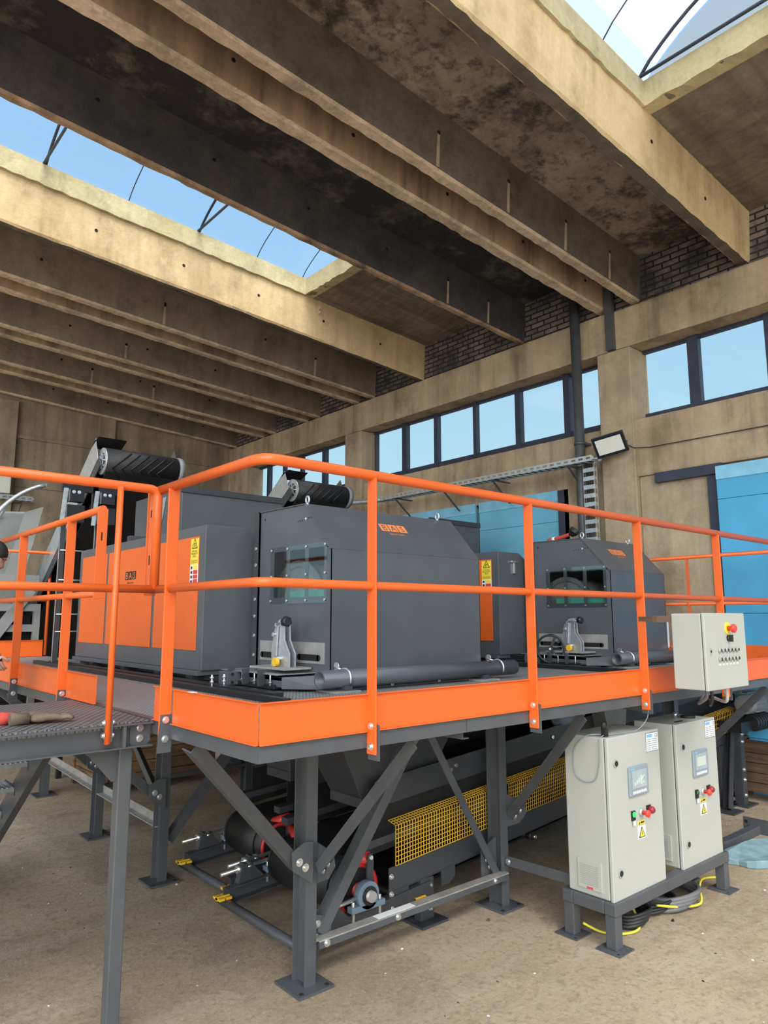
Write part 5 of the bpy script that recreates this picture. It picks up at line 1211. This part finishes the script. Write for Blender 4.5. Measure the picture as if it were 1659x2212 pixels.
# debris on the floor: each bit counted, copies of one chip shape
chip_meshes = []
for s in range(4):
    b = mb(('label_white', 'hole', 'conc_lip', 'wood_dark')[s]); n = 6; A = []; B = []
    for k in range(n):
        a = 2 * PI * k / n; r = random.uniform(.6, 1.0); A.append(b.bm.verts.new((r * math.cos(a) * 1.6, r * math.sin(a), 0))); B.append(b.bm.verts.new((r * .6 * math.cos(a) * 1.6, r * .6 * math.sin(a), .55)))
    b._f(A[::-1]); b._f(B); b.skin(A, B, False); bmesh.ops.recalc_face_normals(b.bm, faces=b.bm.faces[:])
    me = bpy.data.meshes.new('chip'); b.bm.to_mesh(me); b.bm.free(); me.materials.append(M[b.mats[0]]); chip_meshes.append(me)
dm = bmesh.new()
for k in range(190):
    x, y = random.uniform(-1.2, 6.0), random.uniform(-1.6, 4.2); s = random.choice(chip_meshes); sz = random.uniform(.003, .009) if k < 165 else random.uniform(.010, .018)
    tmp = bmesh.new(); tmp.from_mesh(s); mtx = Matrix.Translation((x, y, ZF)) @ Matrix.Rotation(random.uniform(0, 6.28), 4, 'Z') @ Matrix.Diagonal((sz, sz, sz, 1)); tmp.transform(mtx)
    for f in tmp.faces: f.material_index = chip_meshes.index(s)
    me = bpy.data.meshes.new('x'); tmp.to_mesh(me); tmp.free(); dm.from_mesh(me); bpy.data.meshes.remove(me)
me = bpy.data.meshes.new('floor_debris'); dm.to_mesh(me); dm.free()
for s in chip_meshes: me.materials.append(s.materials[0])
o = bpy.data.objects.new('floor_debris', me); COL.objects.link(o); tag(o, 'scattered chips and crumbs of dirt on the concrete floor', 'debris', kind='stuff')

# ------------------------------------------------------------------ person on the stairs
px_, py_, pz_ = -.47, 3.08, .355
t = thing('person', 'man in black work clothes looking down on the stairs at the left edge', 'person', (px_, py_, pz_))
def W(x, y, z): return V((px_ + x, py_ + y, pz_ + z))     # faces +x, slightly toward the viewer
def limb(parts):      # parts: list of (point, radius) chains joined at named nodes
    vs, ed, rad, idx = [], [], [], {}
    for chain in parts:
        prev = None
        for node in chain:
            if isinstance(node, str): k = idx[node]
            else:
                k = len(vs); vs.append(node[0]); rad.append(node[1])
                if len(node) > 2: idx[node[2]] = k
            if prev is not None: ed.append((prev, k))
            prev = k
    return vs, ed, rad
def arm(sy, r, el, wr):
    return [(W(.02, .085 * sy, 1.385), r * 1.25), (W(.02, .165 * sy, 1.365), r * 1.18), (W(.035, .205 * sy, 1.27), r * 1.05), (el, r * .88), (wr, r * .68)]
EL = {1: W(.05, .245, 1.10), -1: W(.05, -.24, 1.11)}; WR = {1: W(.16, .20, .90), -1: W(.11, -.215, .935)}
# one continuous body: trunk, neck, arms with five fingered hands, legs
chains = [[(W(0, 0, .93), (.085, .07), 'pelvis'), (W(0, 0, 1.08), (.10, .08)), (W(.02, -.005, 1.27), (.11, .085), 'chest'), (W(.03, -.01, 1.385), (.07, .058), 'top'), (W(.045, -.015, 1.47), .054), (W(.065, -.022, 1.54), .052)]]
for sy in (1, -1):
    chains.append(['pelvis', (W(0, .09 * sy, .85), .075), (W(.055, .10 * sy, .48), .05), (W(.01, .10 * sy, .10), .036), (W(.10, .10 * sy, .05), .032)])
    w_, e_ = WR[sy], EL[sy]; d = (w_ - e_).normalized(); nrm = V((.55, -.45 * sy, .2)); nrm = (nrm - d * nrm.dot(d)).normalized(); sd_ = d.cross(nrm) * sy
    chains.append(['top'] + arm(sy, .046, e_, w_) + [(w_ + d * .045, (.034, .020)), (w_ + d * .085, (.036, .017), 'palm%d' % sy)])
    for o_, L in ((-.030, .062), (-.010, .074), (.010, .070), (.029, .054)):
        b0 = w_ + d * .10 + sd_ * o_
        chains.append(['palm%d' % sy, (b0, .0105), (b0 + d * L * .5 + nrm * .010, .0092), (b0 + d * L * .85 + nrm * .032, .0075)])
    b0 = w_ + d * .035 - sd_ * .034
    chains.append(['palm%d' % sy, (w_ + d * .055 - sd_ * .036 + nrm * .008, .013), (w_ + d * .082 - sd_ * .052 + nrm * .022, .0105), (w_ + d * .105 - sd_ * .054 + nrm * .034, .009)])
vs, ed, rad = limb(chains); skinmesh('body', vs, ed, rad, 'skin', t)
chains = [[(W(0, 0, .84), (.185, .152), 'hem'), (W(0, 0, .95), (.182, .15)), (W(0, 0, 1.10), (.165, .135)), (W(.02, -.005, 1.27), (.178, .138)), (W(.03, -.01, 1.40), (.135, .118), 'top'), (W(.044, -.014, 1.485), .082)]]
for sy in (1, -1): chains.append(['top'] + arm(sy, .064, EL[sy], WR[sy] + (EL[sy] - WR[sy]) * .06))
vs, ed, rad = limb(chains); skinmesh('jacket', vs, ed, rad, 'cloth', t)
chains = [[(W(0, 0, 1.03), (.150, .125)), (W(0, 0, .95), (.155, .13), 'hip'), (W(0, 0, .88), (.14, .115), 'crotch')]]
for sy in (1, -1): chains.append(['crotch', (W(.005, .092 * sy, .78), .105), (W(.055, .10 * sy, .48), .070), (W(.02, .10 * sy, .22), .060), (W(.012, .10 * sy, .085), .058)])
vs, ed, rad = limb(chains); skinmesh('trousers', vs, ed, rad, 'cloth', t)
for sy in (1, -1): skinmesh('shoe', [W(-.045, .10 * sy, .045), W(.05, .10 * sy, .045), W(.15, .105 * sy, .034)], [(0, 1), (1, 2)], [(.045, .042), (.048, .042), (.044, .028)], 'rubber', t)
# head with face, tilted forward
hc = W(.085, -.03, 1.585); fd = V((.72, -.42, -.55)).normalized(); hu = (V((0, 0, 1)) - fd * fd.z).normalized(); hs_ = fd.cross(hu)
b = mb('skin')
def HP(f, s, u): return hc + fd * f + hs_ * s + hu * u
nlat, nlon = 20, 28; rows = []
for i in range(nlat + 1):
    th = PI * i / nlat; row = []
    for j in range(nlon):
        ph = 2 * PI * j / nlon; u = math.cos(th); q = math.sin(th); f, s = q * math.cos(ph), q * math.sin(ph)
        fx, sx, ux = f * .098, s * .076, u * .118
        if u < -.1: k = (-.1 - u); sx *= 1 - .42 * k; fx *= 1 - .18 * k; fx += .012 * k if f > 0 else .02 * k
        if f > .6 and abs(s) < .42:
            if -.34 < u < .08: fx += .024 * (1 - abs(s) / .42) * (1 - abs(u + .2) / .3 if abs(u + .2) < .3 else 0)   # nose
            if .05 < u < .28 and abs(s) > .15: fx -= .008                                                           # eye sockets
            if -.62 < u < -.42: fx += .006                                                                           # lips
            if u < -.78: fx += .008
        row.append(b.bm.verts.new(HP(fx, sx, ux)))
    rows.append(row)
for i in range(nlat): b.skin(rows[i], rows[i + 1])
for s in (-1, 1):
    b.lathe(HP(-.005, s * .07, -.005), hs_ * s, [(0, .028), (.012, .032), (.018, .024), (.012, .012)], 14)
b.use('hair')
for s in (-1, 1): b.bar(HP(.091, s * .018, .030), HP(.080, s * .046, .033), .006, .005, hu)
b.use('label_white')
for s in (-1, 1): b.lathe(HP(.0785, s * .032, .010), fd, [(0, .009), (.004, .008), (.006, .002)], 10)
b.use('ink')
for s in (-1, 1): b.lathe(HP(.0835, s * .032, .009), fd, [(0, .0045), (.002, .003)], 8)
b.use('glove_red'); b.bar(HP(.090, -.022, -.062), HP(.090, .022, -.062), .006, .004, hu)
b.build('head', t)
b = mb('hair'); rows = []
for i in range(12):
    row = []
    for j in range(32):
        ph = 2 * PI * j / 32; cp = math.cos(ph)
        th = PI * i / 11 * (.50 - .13 * max(0, cp) ** 2 + .17 * max(0, -cp)); q = math.sin(th) * (1.045 if i < 11 else 1.0)
        row.append(b.bm.verts.new(HP(q * cp * .098, q * math.sin(ph) * .076, math.cos(th) * .118 * 1.045)))
    rows.append(row)
for i in range(11): b.skin(rows[i], rows[i + 1])
b._f(rows[0]); b.build('hair', t)

# ------------------------------------------------------------------ camera, light
GROUPS = {'machine': 'machines on the platform', 'control cabinet': 'control cabinets on the stand', 'guard rail': 'orange guard rails', 'cable tray': 'galvanised cable trays',
          'chute': 'chutes over the belts', 'crate': 'wooden crates on the floor', 'glove': 'work gloves on the landing', 'cable coil': 'cable coils under the stand'}
GN = {'feed_conveyor': 'inclined feed conveyors', 'belt_conveyor': 'belt conveyors under the platform', 'earth_wire': 'yellow wires under the stand'}
for o in sc.objects:
    if o.parent is None and o.get('kind') != 'structure':
        g = GROUPS.get(o.get('category')) or GN.get(o.name.split('.')[0])
        if g: o['group'] = g
for o in sc.objects:
    if o.parent is None: o.location.z -= ZF
cam = bpy.data.cameras.new('camera'); co = bpy.data.objects.new('camera', cam); COL.objects.link(co)
cam.sensor_fit = 'VERTICAL'; cam.sensor_height = 36; cam.lens = 1533 / 2212 * 36; cam.clip_start = .05; cam.clip_end = 300
yaw, pit, rol = math.radians(49.177), math.radians(8.485), math.radians(-.062)
fw = V((math.cos(pit) * math.cos(yaw), math.cos(pit) * math.sin(yaw), math.sin(pit))); rt = V((math.sin(yaw), -math.cos(yaw), 0)); upv = rt.cross(fw)
rt2 = rt * math.cos(rol) + upv * math.sin(rol); up2 = upv * math.cos(rol) - rt * math.sin(rol)
mt = Matrix((rt2, up2, -fw)).transposed().to_4x4(); mt.translation = V((-1.5659, -2.5939, 1.504 - ZF)); co.matrix_world = mt
sc.camera = co

w = bpy.data.worlds.new('sky'); sc.world = w; w.use_nodes = True; tr = w.node_tree; tr.nodes.clear()
tc = tr.nodes.new('ShaderNodeTexCoord'); sp = tr.nodes.new('ShaderNodeSeparateXYZ'); rp = tr.nodes.new('ShaderNodeValToRGB'); bg = tr.nodes.new('ShaderNodeBackground'); ow = tr.nodes.new('ShaderNodeOutputWorld')
els = rp.color_ramp.elements
stops = [(0, (.30, .26, .21)), (.49, (.40, .37, .33)), (.5, (.66, .88, .95)), (.62, (.50, .79, .95)), (.74, (.38, .66, .98)), (1.0, (.30, .55, .98))]
while len(els) < len(stops): els.new(.5)
for e, (p, c) in zip(els, stops): e.position = p; e.color = rgba(c)
mr = tr.nodes.new('ShaderNodeMapRange'); mr.inputs['From Min'].default_value = -1; mr.inputs['From Max'].default_value = 1
tr.links.new(tc.outputs['Generated'], sp.inputs[0]); tr.links.new(sp.outputs['Z'], mr.inputs['Value']); tr.links.new(mr.outputs[0], rp.inputs[0])
tr.links.new(rp.outputs[0], bg.inputs[0]); bg.inputs[1].default_value = 1.0; tr.links.new(bg.outputs[0], ow.inputs[0])

def sun(name, to, strength, ang, col):
    l = bpy.data.lights.new(name, 'SUN'); l.energy = strength; l.angle = math.radians(ang); l.color = col
    o = bpy.data.objects.new(name, l); COL.objects.link(o); o.rotation_euler = V(to).to_track_quat('-Z', 'Y').to_euler(); o.location = (-3, -4, 8); return o
sun('daylight_open_side', (.64, .62, -.42), 2.4, 60, (1, .98, .95))
sun('fill_sun_low', (.80, .60, -.10), 1.9, 75, (1, .98, .95))  # added low fill sun without a real source, brightens the back wall
sun('daylight_roof', (.10, .55, -1), 5.5, 35, (1, .95, .86))

sc.view_settings.view_transform = 'Standard'; sc.view_settings.look = 'None'; sc.view_settings.gamma = 1; sc.view_settings.use_curve_mapping = False
sc.view_settings.exposure = 0.0
sc.cycles.max_bounces = 6; sc.cycles.diffuse_bounces = 4; sc.cycles.glossy_bounces = 3; sc.cycles.transparent_max_bounces = 12; sc.cycles.use_denoising = True
